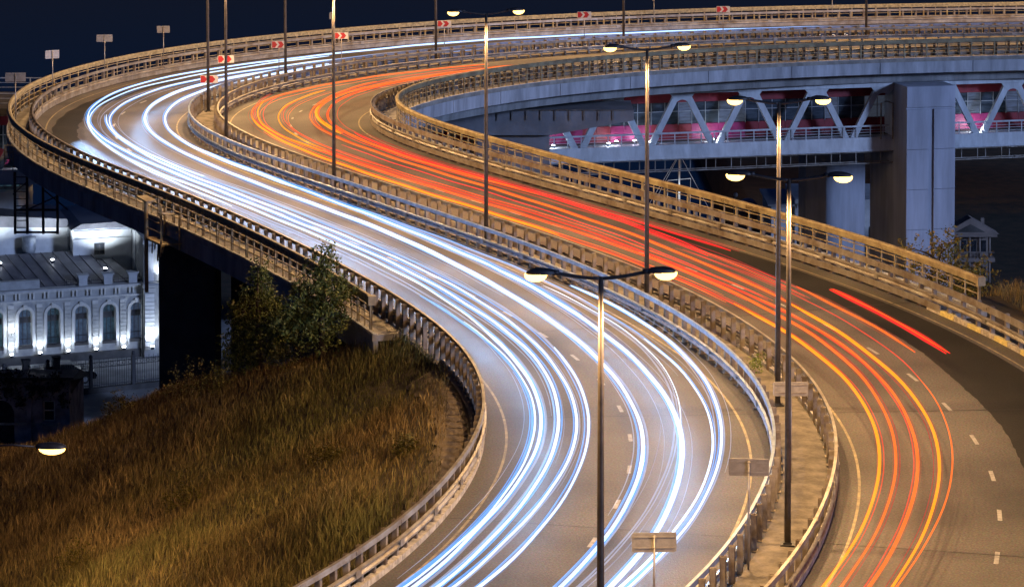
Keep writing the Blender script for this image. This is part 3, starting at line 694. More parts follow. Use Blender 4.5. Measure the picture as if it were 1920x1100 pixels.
def grass(name, label, x0, x1, y0, y1, n, keep, hs=(.12, .50), tint=(.27, .19, .088), tint2=(.15, .148, .055)):
    X = rng.uniform(x0, x1, n); Y = rng.uniform(y0, y1, n); k = keep(X, Y); X, Y = X[k], Y[k]; n = len(X); Z = terrain_z(X, Y)
    patch = smooth_noise(X, Y, 3.2, 21); p2 = smooth_noise(X + 31, Y, 1.3, 22)
    H = rng.uniform(hs[0], hs[1], n) * (.55 + .8 * patch) * (.7 + .6 * p2)
    lean = rng.normal(0.6, 1.5, n); la = H * rng.uniform(.1, .75, n); w = rng.uniform(.007, .017, n); fa = rng.uniform(0, 6.283, n)
    bx, by = np.cos(fa) * w, np.sin(fa) * w; lx, ly = np.cos(lean) * la, np.sin(lean) * la
    V = np.empty((n, 5, 3))
    V[:, 0] = np.c_[X - bx, Y - by, Z - .05]; V[:, 1] = np.c_[X + bx, Y + by, Z - .05]
    V[:, 2] = np.c_[X + bx * .9 + lx * .4, Y + by * .9 + ly * .4, Z + H * .6]; V[:, 3] = np.c_[X - bx * .9 + lx * .4, Y - by * .9 + ly * .4, Z + H * .6]
    V[:, 4] = np.c_[X + lx, Y + ly, Z + H]
    base = np.arange(n)[:, None] * 5
    F = np.concatenate([base + np.array([[0, 1, 2]]), base + np.array([[0, 2, 3]]), base + np.array([[3, 2, 4]])])
    mixf = np.clip((smooth_noise(X, Y, 4.5, 23) * 1.4 - .35) + rng.normal(0, .22, n), 0, 1)[:, None]
    col = np.array(tint) * (1 - mixf) + np.array(tint2) * mixf; col = col * (rng.uniform(.5, 1.4, n) * (.65 + .7 * smooth_noise(X + 7, Y + 3, 1.7, 25)))[:, None]
    cols = np.repeat(col, 5, axis=0)
    return tag(link(name, raw_mesh(name, V.reshape(-1, 3), F, cols, GRASSM, 3)), label, 'grass', kind='stuff')
def keep_l(X, Y):
    xe = np.minimum(np.interp(Y, _le[_order, 1], _le[_order, 0]), -2.6); yc = 104.5 + (-4.7 - X) * .62
    pth = (xe - X < 1.7 + .5 * np.sin(Y * .9)) & (Y > 76) & (Y < 100) & (rng.random(len(X)) > .4)
    return (X < xe + .25) & (Y < yc + 4) & ~pth
grass('dry_grass', 'tall dry brown grass covering the embankment slope', -42, -2.2, 60, 134, 420000, keep_l)
def keep_r(X, Y): return X > np.maximum(np.interp(Y, [60, 80, 95, 105, 116], [15, 20.8, 22.2, 21.9, 20.4]), 0)
grass('dry_grass', 'pale dry grass beyond the end of the right railing', 19, 34, 84, 116, 26000, keep_r, (.25, .7), (.24, .16, .07), (.11, .10, .03))
# trodden earth path beside the left guardrail
STONE = mat('trodden_earth', (.27, .205, .125), .95, col2=(.13, .095, .055), scale=1.6, detail=8, bump=.6, bscale=9)
vs = []; fs = []; ss = frange(13, 40, .4)
for s in ss:
    for k in range(4):
        o_ = off('GL', s) - .55 - .36 * k - (random.uniform(-.12, .12) if k in (0, 3) else 0); q = P(s, o_, 0); vs.append((q.x, q.y, float(terrain_z(q.x, q.y)) + .05))
for i in range(len(ss) - 1):
    for k in range(3): fs.append((4 * i + k, 4 * i + k + 1, 4 * i + 5 + k, 4 * i + 4 + k))
structure(MB().add(vs, fs).build('path', STONE, None, True), 'narrow trodden path beside the left guardrail')

# ------------------------------------------------------------------ trees and bushes
BARK = mat('bark', (.07, .05, .035), .95, var=.4, scale=8, bump=.6, bscale=20)
def tree(name, label, cat, x, y, z, h, rx, blobs, nleaf, c1, c2, lsize=.16, trunk=True, group=None):
    g = empty(name, (x, y, z)); tag(g, label, cat, group)
    if trunk:
        mb = MB(); bend = random.uniform(-.15, .15)
        mb.tube([(0, 0, -.4), (bend * .3, 0, h * .3), (bend, bend * .5, h * .62), (bend * .6, bend, h * .93)], [h * .028 + .03, h * .022 + .02, h * .013 + .01, .012], 7)
        for (bx, by, bz, br) in blobs:
            a = Vector((bend * .5, 0, max(.2, bz - br * 1.3))); b = Vector((bx, by, bz)); m_ = (a + b) / 2 + Vector((random.uniform(-.1, .1), random.uniform(-.1, .1), .1))
            mb.tube([a, m_, b], [.055, .035, .012], 5)
        mb.build('trunk', BARK, g, True)
    tot = sum(b[3] ** 2 for b in blobs); V = []; Cc = []
    for (bx, by, bz, br) in blobs:
        n = int(nleaf * br ** 2 / tot)
        # twigs first, then leaves gathered round the twigs
        nt_ = max(6, n // 14); d = rng.normal(0, 1, (nt_, 3)); d /= np.linalg.norm(d, axis=1)[:, None]
        tw = d * (br * rng.uniform(.35, 1.35, nt_))[:, None] * np.array([1, 1, 1.15])
        idx = rng.integers(0, nt_, n); c = tw[idx] * rng.uniform(.62, 1.06, n)[:, None] + rng.normal(0, .09, (n, 3)) + np.array([bx, by, bz])
        a1 = rng.normal(0, 1, (n, 3)); a1 /= np.linalg.norm(a1, axis=1)[:, None]; a2 = np.cross(a1, rng.normal(0, 1, (n, 3))); a2 /= np.linalg.norm(a2, axis=1)[:, None]
        L = lsize * rng.uniform(.6, 1.25, n)[:, None]; wd = L * .42
        q = np.stack([c - a1 * L * .5, c + a2 * wd * .5, c + a1 * L * .5, c - a2 * wd * .5], 1); V.append(q)
        f = rng.random(n)[:, None]; Cc.append((np.array(c1) * (1 - f) + np.array(c2) * f) * rng.uniform(.6, 1.4, n)[:, None])
    V = np.concatenate(V); Cc = np.repeat(np.concatenate(Cc), 4, axis=0); n = len(V); F = np.arange(n * 4).reshape(n, 4)
    link('crown', raw_mesh('crown', V.reshape(-1, 3), F, Cc, LEAFM, 4), g)
    return g
GRN1, GRN2 = (.07, .095, .022), (.17, .175, .05)
def tz(x, y): return float(terrain_z(np.array([x]), np.array([y]))[0])
tree('young_tree', 'leafy young tree left of the viaduct abutment, in front of the dark pier', 'tree', -10.6, 109.0, tz(-10.6, 109.0), 4.9, 1.3,
     [(0, 0, 1.3, 1.25), (-.7, .1, 2.2, .95), (.55, .2, 2.4, 1.0), (.0, 0, 3.2, .75), (.05, .1, 4.05, .62), (.15, .05, 4.6, .36), (-1.1, 0, 2.9, .45), (1.0, .2, 1.5, .8), (-.9, -.1, .8, .8)], 7400, GRN1, GRN2, .17)
tree('young_tree', 'leafy young tree rising in front of the ochre viaduct railing', 'tree', -7.75, 105.6, tz(-7.75, 105.6), 5.0, 1.2,
     [(0, 0, 1.4, 1.0), (-.4, 0, 2.2, .95), (.5, .1, 2.5, .9), (-.2, 0, 3.2, .85), (.15, 0, 4.0, .55), (.3, .05, 4.6, .32), (.9, 0, 2.9, .5), (-1.2, .1, 1.7, .75), (-.95, 0, 2.9, .4)], 7000, GRN1, GRN2, .17)
for i, (x, y, h, lab) in enumerate([(-16.9, 111.5, 1.0, 'low dark shrub on the slope crest below the dark pier'), (-13.4, 108.2, 1.7, 'bushy shrub at the foot of the taller young tree'), (-12.2, 107.0, 1.2, 'rounded shrub between the dark pier and the young tree'), (-9.3, 106.2, 1.3, 'dense shrub filling the gap between the two young trees'), (-12.0, 95.0, 1.1, 'green weed clump in the middle of the grassy slope'), (-6.6, 92.5, .8, 'green weed clump near the top of the grassy slope'), (-15.5, 92.0, .9, 'green weed clump left of the slope middle'), (-3.6, 88.6, .55, 'small green weed beside the trodden path')]):
    tree('shrub', lab, 'shrub', x, y, tz(x, y), h, .8, [(0, 0, h * .4, h * .6), (-h * .5, 0, h * .3, h * .45), (h * .5, .1, h * .35, h * .5), (0, 0, h * .75, h * .38)], 900, (.06, .06, .014), (.15, .115, .03), .11, False)
tree('sapling', 'thin sapling standing in the yard behind the lawn', 'sapling', -30.0, 163.0, YZ, 4.2, .8, [(0, 0, 2.2, .5), (.2, 0, 3.0, .5), (-.1, 0, 3.7, .35), (.1, 0, 1.2, .45)], 500, (.03, .045, .015), (.05, .06, .02), .2)
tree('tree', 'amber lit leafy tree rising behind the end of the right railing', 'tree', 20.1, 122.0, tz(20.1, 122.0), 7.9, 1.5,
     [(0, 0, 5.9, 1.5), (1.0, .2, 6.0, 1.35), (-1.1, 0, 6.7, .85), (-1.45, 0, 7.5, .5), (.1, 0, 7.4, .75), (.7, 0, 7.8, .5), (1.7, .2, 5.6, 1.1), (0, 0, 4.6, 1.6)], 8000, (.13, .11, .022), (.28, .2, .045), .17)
for x, y, h, lab in ((24.3, 117.5, 2.2, 'dark bush at the right picture edge behind the railing end'), (22.4, 116.5, 1.5, 'low bush just beyond the end of the right railing'), (26.0, 124.0, 2.6, 'dim bush below the far columned house')):
    tree('bush', lab, 'bush', x, y, tz(x, y), h, 1, [(0, 0, h * .4, h * .55), (-h * .45, 0, h * .3, h * .45), (h * .4, 0, h * .45, h * .4)], 1500, (.05, .05, .012), (.13, .09, .025), .14, False)
tree('shrub', 'little green shrub growing in the median before the third lamp pole', 'shrub', P(35.5, .25, 0).x, P(35.5, .25, 0).y, .14, .8, .3, [(0, 0, .35, .28), (.1, 0, .6, .2), (-.15, 0, .3, .2)], 420, (.07, .11, .02), (.16, .2, .04), .09, False)

# ------------------------------------------------------------------ metro bridge behind and below the ramp
BX, BY, BPH = 0.0, 188.8, math.atan(.24)
def B(u, v, z): return (BX + u * math.cos(BPH) - v * math.sin(BPH), BY + u * math.sin(BPH) + v * math.cos(BPH), z)
br = empty('metro_bridge', (0, 0, 0)); tag(br, 'two-level steel truss metro bridge passing below the ramp', 'bridge')
STEEL = mat('bridge_steel', (.50, .55, .60), .5, .1, var=.2, scale=1.2, stretch=(1, 1, .3), bump=.08, bscale=6)
REDP = mat('bridge_red_panel', (.22, .013, .025), .5, var=.2, scale=1.5)
RED_FLOODLIT = mat('bridge_red_panel_floodlit', (.30, .02, .11), .5, var=.2, scale=1.5)  # red panel with the floodlights' magenta glow put into its colour
GLZ = mat('bridge_glazing', (.05, .065, .085), .16, var=.5, scale=1.1, detail=6, stretch=(.6, .6, 3.0))
GLZL = mat('bridge_glazing_lit', (.10, .12, .16), .2, var=.5, scale=1.4, emit=(.5, .62, .9), estr=.05, stretch=(.6, .6, 4.0))
UL, UR = -52.0, 58.0
def bbar(mb, u0, v0, z0, u1, v1, z1, w, h): return mb.bar(B(u0, v0, z0), B(u1, v1, z1), w, h)
bbar(MB(), UL, 0, -1.96, UR, 0, -1.96, .5, .34).build('top_chord', STEEL, br)
bbar(MB(), UL, .1, -6.36, UR, .1, -6.36, .9, .98).build('deck_fascia', STEEL, br)
bbar(MB(), UL, -.38, -6.86, UR, -.38, -6.86, .12, .10).build('fascia_lip', STEEL, br)
bbar(MB(), UL, 4.5, -6.0, UR, 4.5, -6.0, 8.0, .3).build('floor', DARKC, br)
bbar(MB(), UL, 4.8, -1.95, UR, 4.8, -1.95, 8.6, .2).build('roof', DARKC, br)
bbar(MB(), UL, 9.2, -4.0, UR, 9.2, -4.0, .2, 4.0).build('rear_wall', DARKC, br)
for k in range(-11, 11):
    ub = 5.0 + 5.25 * k
    if abs(ub - 31.25) < 1.5: continue
    for sg in (-1, 1):
        ut = ub + sg * 2.35
        m_ = MB(); bbar(m_, ub + sg * .28, 0, -5.95, ut, 0, -2.0, .30, .46); d_ = m_.build('diagonal', STEEL, br)
    # gusset plate with rounded shoulders at the top node to the right
    uc = ub + 2.62
    if abs(uc - 31.25) > 2.2:
        MB().prism([(uc - .95, -2.13), (uc + .95, -2.13), (uc + .70, -2.45), (uc + .42, -2.75), (uc + .2, -2.62), (uc, -2.58), (uc - .2, -2.62), (uc - .42, -2.75), (uc - .70, -2.45)], -.17, -.12, lambda u, w, d: B(u, d, w)).build('gusset_plate', STEEL, br)
u = UL
i = 0
while u < UR:
    lit = (i * 7) % 11 in (0, 4, 5)
    if not (29.3 < u < 33.0):
        MB().prism([(u + .03, -4.62), (u + 1.02, -4.62), (u + 1.02, -2.62), (u + .03, -2.62)], 1.62, 1.66, lambda a, w, d: B(a, d, w)).build('glass_panel', GLZL if lit else GLZ, br)
        MB().prism([(u + .01, -5.86), (u + 1.04, -5.86), (u + 1.04, -4.66), (u + .01, -4.66)], 1.60, 1.66, lambda a, w, d: B(a, d, w)).build('lower_panel', RED_FLOODLIT if any(abs(u - q) < 1.9 for q in (15.4, 36.3, 9.0, 3.2, -34.5)) else REDP, br)  # painted glow colour on the panels near the floodlights
        bbar(MB(), u, 1.58, -4.7, u, 1.58, -2.6, .05, .06).build('mullion', PAINTG, br)
    u += 1.05; i += 1
bbar(MB(), UL, 1.55, -2.58, UR, 1.55, -2.58, .2, .86).build('upper_red_band', REDP, br)
bbar(MB(), UL, 1.56, -3.7, UR, 1.56, -3.7, .04, .05).build('transom', PAINTG, br)
# walkway railing of the lower level
rp_b = MB().box((0, 0, .42), (.06, .06, .84)).mesh('walkway_post', STEEL)
for k in range(int((UR - UL) / 1.02)):
    uu = UL + k * 1.02
    if 29.2 < uu < 33.1: continue
    link('railing_post', rp_b, br, B(uu, -.30, -5.87), BPH)
for z, t in ((-5.02, .12), (-5.30, .03), (-5.50, .03), (-5.70, .03)):
    for a, b in ((UL, 29.1), (33.2, UR)): bbar(MB(), a, -.30, z, b, -.30, z, .08 if t > .1 else .03, t).build('railing_bar', STEEL, br)
# inspection gallery hung under the deck
gp = MB().box((0, 0, -.45), (.06, .06, .95)).mesh('gallery_hanger', GALV)
for k in range(int((UR - 1) / .98)):
    uu = 1 + k * .98
    if 29.2 < uu < 33.1: continue
    link('gallery_hanger', gp, br, B(uu, .6 if k % 2 else -.15, -6.92), BPH)
for v in (-.15, .6):
    for z in (-7.0, -7.85):
        bbar(MB(), 1, v, z, UR, v, z, .05, .07).build('gallery_rail', GALV, br)
# floodlights at the feet of some diagonals
def flood(u, v, z, power, col=(.86, .93, 1.0)):
    f = MB().box(B(u, v, z - .06), (.26, .16, .14), BPH).build('floodlight', DARKM, br)
    MB().box(B(u, v, z + .03), (.2, .12, .03), BPH).build('lens', FLOOD, f)
    l = bpy.data.lights.new('flood_light', 'POINT'); l.energy = power; l.color = col; l.shadow_soft_size = .12
    o = bpy.data.objects.new('flood_light', l); C.objects.link(o); o.parent = br; o.location = B(u, v, z + .14)
for uu, pw in ((15.4, 90), (36.3, 110), (10.4, 40), (7.4, 40), (3.2, 35), (-34.5, 80)): flood(uu, .42, -5.72, pw)
for uu in (8.2, 9.6, 1.7): flood(uu, 1.15, -5.72, 14, (.8, .7, 1.0))
# main bridge pier
PIERB = mat('bridge_pier_paint', (.40, .44, .53), .8, var=.2, scale=.9, stretch=(1, 1, .12), detail=7, bump=.1, bscale=4)
pp = empty('bridge_pier', (0, 0, 0)); tag(pp, 'tall pale blue-grey concrete pier of the metro bridge', 'pier')
MB().prism([(29.45, -21.5), (33.3, -21.5), (33.3, -1.82), (29.45, -1.82)], -2.7, 4.5, lambda a, w, d: B(a, d, w)).build('shaft', PIERB, pp)
for a, b in ((29.45, 31.2), (31.62, 33.3)):
    for zz in range(6):
        z0, z1 = -21.5 + zz * 3.0, min(-3.4, -18.53 + zz * 3.0)
        MB().prism([(a + .004, z0), (b - .004, z0), (b - .004, z1), (a + .004, z1)], -2.86 + .012 * (zz % 2), -2.705, lambda q, w, d: B(q, d, w)).build('facing_slab', PIERB, pp)
MB().prism([(29.46, -3.37), (33.29, -3.37), (33.29, -1.83), (29.46, -1.83)], -2.86, -2.705, lambda q, w, d: B(q, d, w)).build('facing_slab', PIERB, pp)
mb = MB(); mb.tube([B(28.3, -.6, -6.0), B(28.3, -.6, -3.3), B(28.7, -.6, -3.15), B(29.2, -.7, -3.3), B(29.2, -.7, -6.0)], .06, 6); mb.build('drain_pipe', GALV, pp)
ab = empty('bridge_pier', (0, 0, 0)); tag(ab, 'low broad concrete pier wall left of the tall bridge pier', 'pier')
MB().prism([(27.2, -21.5), (31.4, -21.5), (31.4, -8.2), (27.2, -6.95)], 10.6, 12.4, lambda a, w, d: B(a, d, w)).build('wall', PIERB, ab)
MB().prism([(25.8, -21.5), (27.5, -21.5), (27.5, -6.95), (25.8, -6.95)], 8.9, 10.55, lambda a, w, d: B(a, d, w)).build('column', PIERB, ab)
# upper deck of the bridge where it runs out on the far left
ud = empty('bridge_walkway', (0, 0, 0)); tag(ud, 'grey bridge walkway with two pipe railings at the far left edge', 'walkway')
MB().box((-47, 182.2, -1.55), (29, 8.6, .5)).build('deck', DARKC, ud)
for y, nm in ((178.1, 0), (186.3, 1)):
    for k in range(12):
        MB().box((-33.2 - k * 2.3 + (1.0 if nm else 0), y, -.78), (.08, .08, 1.04)).build('railing_post', PAINTG, ud)
    for z in (-.28, -.62, -.95): MB().bar((-61, y, z), (-32.6, y, z), .06, .07 if z > -.3 else .04).build('railing_bar', PAINTG, ud)
    
# ------------------------------------------------------------------ access ladder tower and the bracket platform on the viaduct edge
def px(xp, Y): return (xp - 960) / 4900 * Y
def pz(yp, Y): return CAMH - (yp + 490) / 4900 * Y
tw = empty('ladder_tower', (px(60, 150), 150, ZG)); tag(tw, 'dark steel access ladder tower below the outermost bend', 'ladder')
tw.location = (0, 0, 0)
Yt = 150.0
xs_ = [px(22, Yt), px(45, Yt), px(75, Yt), px(102, Yt)]
mb = MB()
for x_, z0, z1 in ((xs_[0], -4.6, -1.0), (xs_[1], -4.6, -1.0), (xs_[2], -4.6, -1.8), (xs_[3], -4.6, -1.9)): 
    MB().box((x_, Yt, (z0 + z1) / 2), (.14, .14, z1 - z0)).build('upright', DARKM, tw)
for k in range(8): MB().box(((xs_[0] + xs_[1]) / 2, Yt, -1.3 - k * .42), (abs(xs_[1] - xs_[0]), .05, .05)).build('rung', DARKM, tw)
for z in (-3.2, -4.5): MB().bar((xs_[0], Yt, z), (xs_[3], Yt, z), .1, .12).build('beam', DARKM, tw)
MB().bar((xs_[2], Yt, -2.0), (xs_[3] + .6, Yt, -3.2), .07, .07).bar((xs_[1], Yt, -3.2), (xs_[3], Yt, -2.4), .07, .07).build('brace', DARKM, tw)
MB().bar((xs_[0] - .1, Yt, -2.3), (xs_[0] - .1, Yt + 4, -2.3), .06, .06).build('support_beam', DARKM, tw)
pf = empty('inspection_platform', (0, 0, 0)); tag(pf, 'ochre railed platform with pipes on the outermost bend', 'platform')
Yp = 153.0; a_, b_ = px(8, Yp), px(40, Yp)
MB().box(((a_ + b_) / 2, Yp, -1.05), (b_ - a_, 1.6, .1)).build('floor', PAINTY, pf)
for x_ in (a_, (a_ + b_) / 2, b_): 
    for y_ in (Yp - .8, Yp + .8): MB().box((x_, y_, -.4), (.05, .05, 1.25)).build('railing_post', PAINTY, pf)
for z in (.2, -.2, -.6): MB().bar((a_, Yp - .8, z), (b_, Yp - .8, z), .04, .05).build('railing_bar', PAINTY, pf)
p2 = empty('bracket_platform', (0, 0, 0)); tag(p2, 'ochre bracket platform with small canopies above the dark pier', 'platform')
sp = 74.6
def E2(s, o, z): 
    q = P(s, off('LE', s) - o, z); return (q.x, q.y, q.z)
mb = MB()
for ds_, o_ in ((-1.0, .25), (1.0, .25), (-1.0, 1.2), (1.0, 1.2)):
    MB().bar(E2(sp + ds_, o_, -.9), E2(sp + ds_, o_, 1.35 if o_ > 1 else .9), .09, .09).build('upright', PAINTY, p2)
MB().bar(E2(sp - 1.1, .7, -.55), E2(sp + 1.1, .7, -.55), 1.1, .08).build('floor', PAINTY, p2)
for z in (0, .45): MB().bar(E2(sp - 1, 1.2, z), E2(sp + 1, 1.2, z), .05, .05).build('railing_bar', PAINTY, p2)
MB().bar(E2(sp + .2, 1.25, 1.40), E2(sp + 1.5, 1.25, 1.46), .55, .07).build('canopy', PAINTY, p2)
MB().bar(E2(sp - 1.5, .9, .98), E2(sp - .5, .9, .90), .5, .07).build('canopy', PAINTY, p2)
MB().tube([E2(sp + .9, 1.25, 1.4), E2(sp + .9, 1.25, -3.2)], .10, 8).build('mast', PAINTY, p2)
for k in range(5): MB().tube([E2(sp - .9 + k * .4, 1.0, -.6), E2(sp - .8 + k * .36, 1.05, -1.0 - .25 * (k % 3))], .04, 6).build('insulator', PAINTY, p2)
# spotlit building and the rest follow
# ------------------------------------------------------------------ floodlit building on the low ground
WALL = mat('stucco_white', (.62, .64, .66), .85, var=.1, scale=1.2, bump=.15, bscale=9)
STUC = mat('stucco_grey', (.34, .35, .355), .85, var=.16, scale=1.5, bump=.2, bscale=9)
TRIM = mat('stucco_trim', (.44, .45, .46), .8, var=.1, scale=2, bump=.1, bscale=12)
ROOFM = mat('standing_seam_roof', (.16, .16, .18), .45, .4, var=.2, scale=.8)
WGL = mat('window_teal_lit', (.05, .10, .12), .15, var=.4, scale=2.2, emit=(.25, .52, .66), estr=.11)
WGS = [WGL] + [mat('window_teal_lit_%s' % n_, (.04, .07, .09), .15, var=.6, scale=s_, emit=e_, estr=t_) for n_, s_, e_, t_ in (('dim', 3.1, (.25, .45, .62), .05), ('bright', 1.7, (.30, .66, .78), .20), ('blue', 2.6, (.30, .42, .75), .09))]
WGD = mat('window_dark', (.03, .035, .045), .12, var=.4, scale=2.5)
FRM = mat('window_frame_dark', (.03, .03, .035), .5, var=.2)
bo = Vector((-36.9, 184.9, YZ)); bphi = math.atan2(.30, .95)
def F(u, v, z): return (bo.x + u * math.cos(bphi) - v * math.sin(bphi), bo.y + u * math.sin(bphi) + v * math.cos(bphi), YZ + z)
bd = empty('classical_building', (0, 0, 0)); tag(bd, 'floodlit classical building with tall arched windows below the ramp', 'building')
def fpris(poly, d0, d1, name, m, parent=None): return MB().prism(poly, d0, d1, lambda u, w, d: F(u, d, w)).build(name, m, parent or bd)
def rect(u0, u1, z0, z1): return [(u0, z0), (u1, z0), (u1, z1), (u0, z1)]
W0, W1 = -4.0, 10.55                      # the main facade
def arch(u, z0, z1, w, n=10):
    r = w / 2; return [(u - r, z0), (u + r, z0)] + [(u + r * math.cos(math.pi * k / n), z1 - r + r * math.sin(math.pi * k / n)) for k in range(n + 1)]
wins = [2.15 + 2.0 * k for k in range(5)]; wins = [-2.0, .1] + wins
ZS, ZT, WW = 1.35, 3.95, .86
# wall as piers and spandrels round real openings
edges = [W0] + [e for u in wins for e in (u - WW / 2, u + WW / 2)] + [W1]
for i in range(0, len(edges), 2): fpris(rect(edges[i], edges[i + 1], 0, 4.6), 0, .45, 'wall_pier', STUC)
for u in wins:
    fpris(rect(u - WW / 2 + .002, u + WW / 2 - .002, 0, ZS), .004, .446, 'wall_below_window', STUC)
    r = WW / 2; zc = ZT - r
    pts = [(u + r * math.cos(math.pi * k / 10), zc + r * math.sin(math.pi * k / 10)) for k in range(11)]
    fpris([(u + r, 4.6)] + [(u - r, 4.6)] + [(a, b) for a, b in pts[::-1]], .004, .446, 'arch_spandrel', STUC)
    g = fpris(arch(u, ZS, ZT, WW - .004), .30, .33, 'window', WGS[(int(u * 7) * 5) % 4])
    fpris([(u - r + .01, 2.95), (u + r - .01, 2.95), (u + r - .01, 3.38), (u - r + .01, 3.38)], .26, .30, 'transom_panel', FRM, g)
    for du in (-.15, .15): fpris(rect(u + du - .02, u + du + .02, ZS, ZT - .1), .25, .30, 'mullion', FRM, g)
    fpris(rect(u - r, u + r, 1.75, 1.80), .25, .30, 'glazing_bar', FRM, g)
    fpris(rect(u - r - .08, u + r + .08, ZS - .22, ZS), -.14, .1, 'sill', DARKC, g)
    # moulded arch surround and keystone
    ro, ri = r + .24, r + .06
    po = [(u + ro * math.cos(math.pi * k / 12), zc + ro * math.sin(math.pi * k / 12)) for k in range(13)]; pi_ = [(u + ri * math.cos(math.pi * k / 12), zc + ri * math.sin(math.pi * k / 12)) for k in range(13)]
    mb = MB()
    for k in range(12): mb.prism([pi_[k], po[k], po[k + 1], pi_[k + 1]], -.10, .0, lambda a, w, d: F(a, d, w))
    mb.build('arch_moulding', TRIM, g)
    for sg in (-1, 1): fpris(rect(u + sg * (r + .15) - .09, u + sg * (r + .15) + .09, .9, zc), -.08, .0, 'jamb', TRIM, g)
    fpris([(u - .09, ZT + .02), (u + .09, ZT + .02), (u + .14, ZT + .36), (u - .14, ZT + .36)], -.17, -.0, 'keystone', TRIM, g)
# rusticated pilasters between windows
for k, u in enumerate(wins[:-1]):
    c = (u + wins[k + 1]) / 2
    for j in range(13): fpris(rect(c - .21, c + .21, .62 + j * .285, .62 + j * .285 + .262), -.09, .0, 'rusticated_block', TRIM if j > 11 else STUC)
fpris(rect(W0, W1, 0, .6), -.14, .0, 'plinth', DARKC)
fpris(rect(W0, W1, 4.6, 5.15), -.06, .45, 'frieze', STUC)
for z0, z1, d in ((4.50, 4.60, -.16), (5.15, 5.25, -.26), (5.25, 5.40, -.42)): fpris(rect(W0, W1 + .1, z0, z1), d, .45, 'cornice', TRIM)
for k in range(14):
    for e in (-.13, .13): fpris([(W0 + .5 + k * 1.02 + e - .06, 4.72), (W0 + .5 + k * 1.02 + e + .06, 4.72), (W0 + .5 + k * 1.02 + e + .06, 5.14), (W0 + .5 + k * 1.02 + e - .06, 5.14)], -.22, -.06, 'bracket', TRIM)
# right end pavilion, stepping forward
fpris(rect(10.6, 13.6, 0, 8.6), -.55, 3.0, 'pavilion_wall', STUC)
for c in (11.0, 12.6):
    for j in range(14): fpris(rect(c - .34, c + .34, .6 + j * .29, .6 + j * .29 + .265), -.66, -.55, 'rusticated_block', WALL)
    fpris(rect(c - .42, c + .42, 4.75, 5.05), -.72, -.55, 'capital', TRIM); fpris(rect(c - .30, c + .30, 5.6, 7.7), -.66, -.55, 'pilaster', WALL); fpris(rect(c - .38, c + .38, 7.7, 8.05), -.72, -.55, 'capital', TRIM)
for z0, z1, d in ((5.12, 5.3, -.85), (5.3, 5.45, -1.0), (8.3, 8.45, -.75), (8.45, 8.6, -.9)): fpris(rect(10.5, 13.7, z0, z1), d, -.5, 'cornice', TRIM)
# attic pedestals, iron cresting
for u in (6.3, 8.1, 9.9):
    mb = MB(); 
    p_ = fpris([(u - .30, 5.41), (u + .30, 5.41), (u + .30, 5.9), (u + .36, 6.12), (u - .36, 6.12), (u - .30, 5.9)], -.05, .55, 'pedestal', TRIM)
    fpris(rect(u - .42, u + .42, 6.12, 6.2), -.15, .65, 'pedestal_cap', TRIM, p_)
mb = MB()
for k in range(38):
    u = 5.0 + k * .15
    if min(abs(u - c) for c in (6.3, 8.1, 9.9)) < .36: continue
    mb.bar(F(u, .2, 5.42), F(u, .2, 5.86 + (.12 if k % 4 == 0 else 0)), .02, .02)
for z in (5.5, 5.72): mb.bar(F(4.9, .2, z), F(10.7, .2, z), .03, .03)
cr_ = mb.build('roof_cresting', FRM, bd); cr_['kind'] = 'stuff'
# roof: seamed slope rising to the ridge, each sheet a piece
nsh = 17
for k in range(nsh):
    u0 = W0 + (10.4 - W0) * k / nsh; u1 = W0 + (10.4 - W0) * (k + 1) / nsh; sh = .35 * 0
    zt0 = 7.0; v1 = 5.0
    if u0 > 8.2: zt0 = 6.5; v1 = 3.8
    sl = 1.4
    mb = MB(); mb.add([F(u0, .35, 5.42), F(u1 - .03, .35, 5.42), F(u1 - .03 - sl, v1, zt0), F(u0 - sl, v1, zt0), F(u0, .35, 5.36), F(u1 - .03, .35, 5.36), F(u1 - .03 - sl, v1, zt0 - .06), F(u0 - sl, v1, zt0 - .06)], [(0, 1, 2, 3), (7, 6, 5, 4), (0, 4, 5, 1), (1, 5, 6, 2), (2, 6, 7, 3), (3, 7, 4, 0)])
    rs = mb.build('roof_sheet', ROOFM, bd)
    MB().bar(F(u1 - .015, .35, 5.44), F(u1 - .015 - sl, v1, zt0 + .02), .03, .08).build('seam', ROOFM, rs)
fpris(rect(-4, 3.2, 5.41, 6.0), .1, .6, 'blocking_course', STUC)
# the taller white wing behind
MB().prism([(-1.0, 4.5), (7.2, 4.5), (7.2, 8.5), (-1.0, 9.0)], 6.2, 12, lambda u, w, d: F(u, d, w)).build('rear_wing', WALL, bd)
wing = MB().prism([(6.2, 4.5), (10.5, 4.5), (10.5, 8.7), (6.2, 8.7)], 4.3, 12, lambda u, w, d: F(u, d, w)).build('rear_wing', WALL, bd)
MB().prism([(10.55, 4.5), (14.5, 4.5), (14.5, 8.62), (10.55, 8.62)], 3.05, 12, lambda u, w, d: F(u, d, w)).build('rear_wing', WALL, bd)
for z in (7.9, 8.5): fpris(rect(6.2, 10.52, z, z + .07), 4.24, 4.30, 'string_course', TRIM)
w_ = fpris(rect(7.75, 8.5, 6.75, 7.6), 4.22, 4.29, 'window', FRM)
for a in (7.81, 8.16): fpris(rect(a, a + .28, 6.8, 7.1), 4.19, 4.22, 'pane', WGD, w_); fpris(rect(a, a + .28, 7.15, 7.54), 4.19, 4.22, 'pane', WGD, w_)
MB().prism([(6.0, 8.7), (10.7, 8.7), (9.6, 9.15), (6.8, 9.1)], 4.1, 12, lambda u, w, d: F(u, d, w)).build('wing_roof', ROOFM, bd)
MB().prism([(-1.2, 9.0), (6.15, 8.55), (6.0, 9.2), (0, 9.8)], 6.0, 12, lambda u, w, d: F(u, d, w)).build('wing_roof', ROOFM, bd)
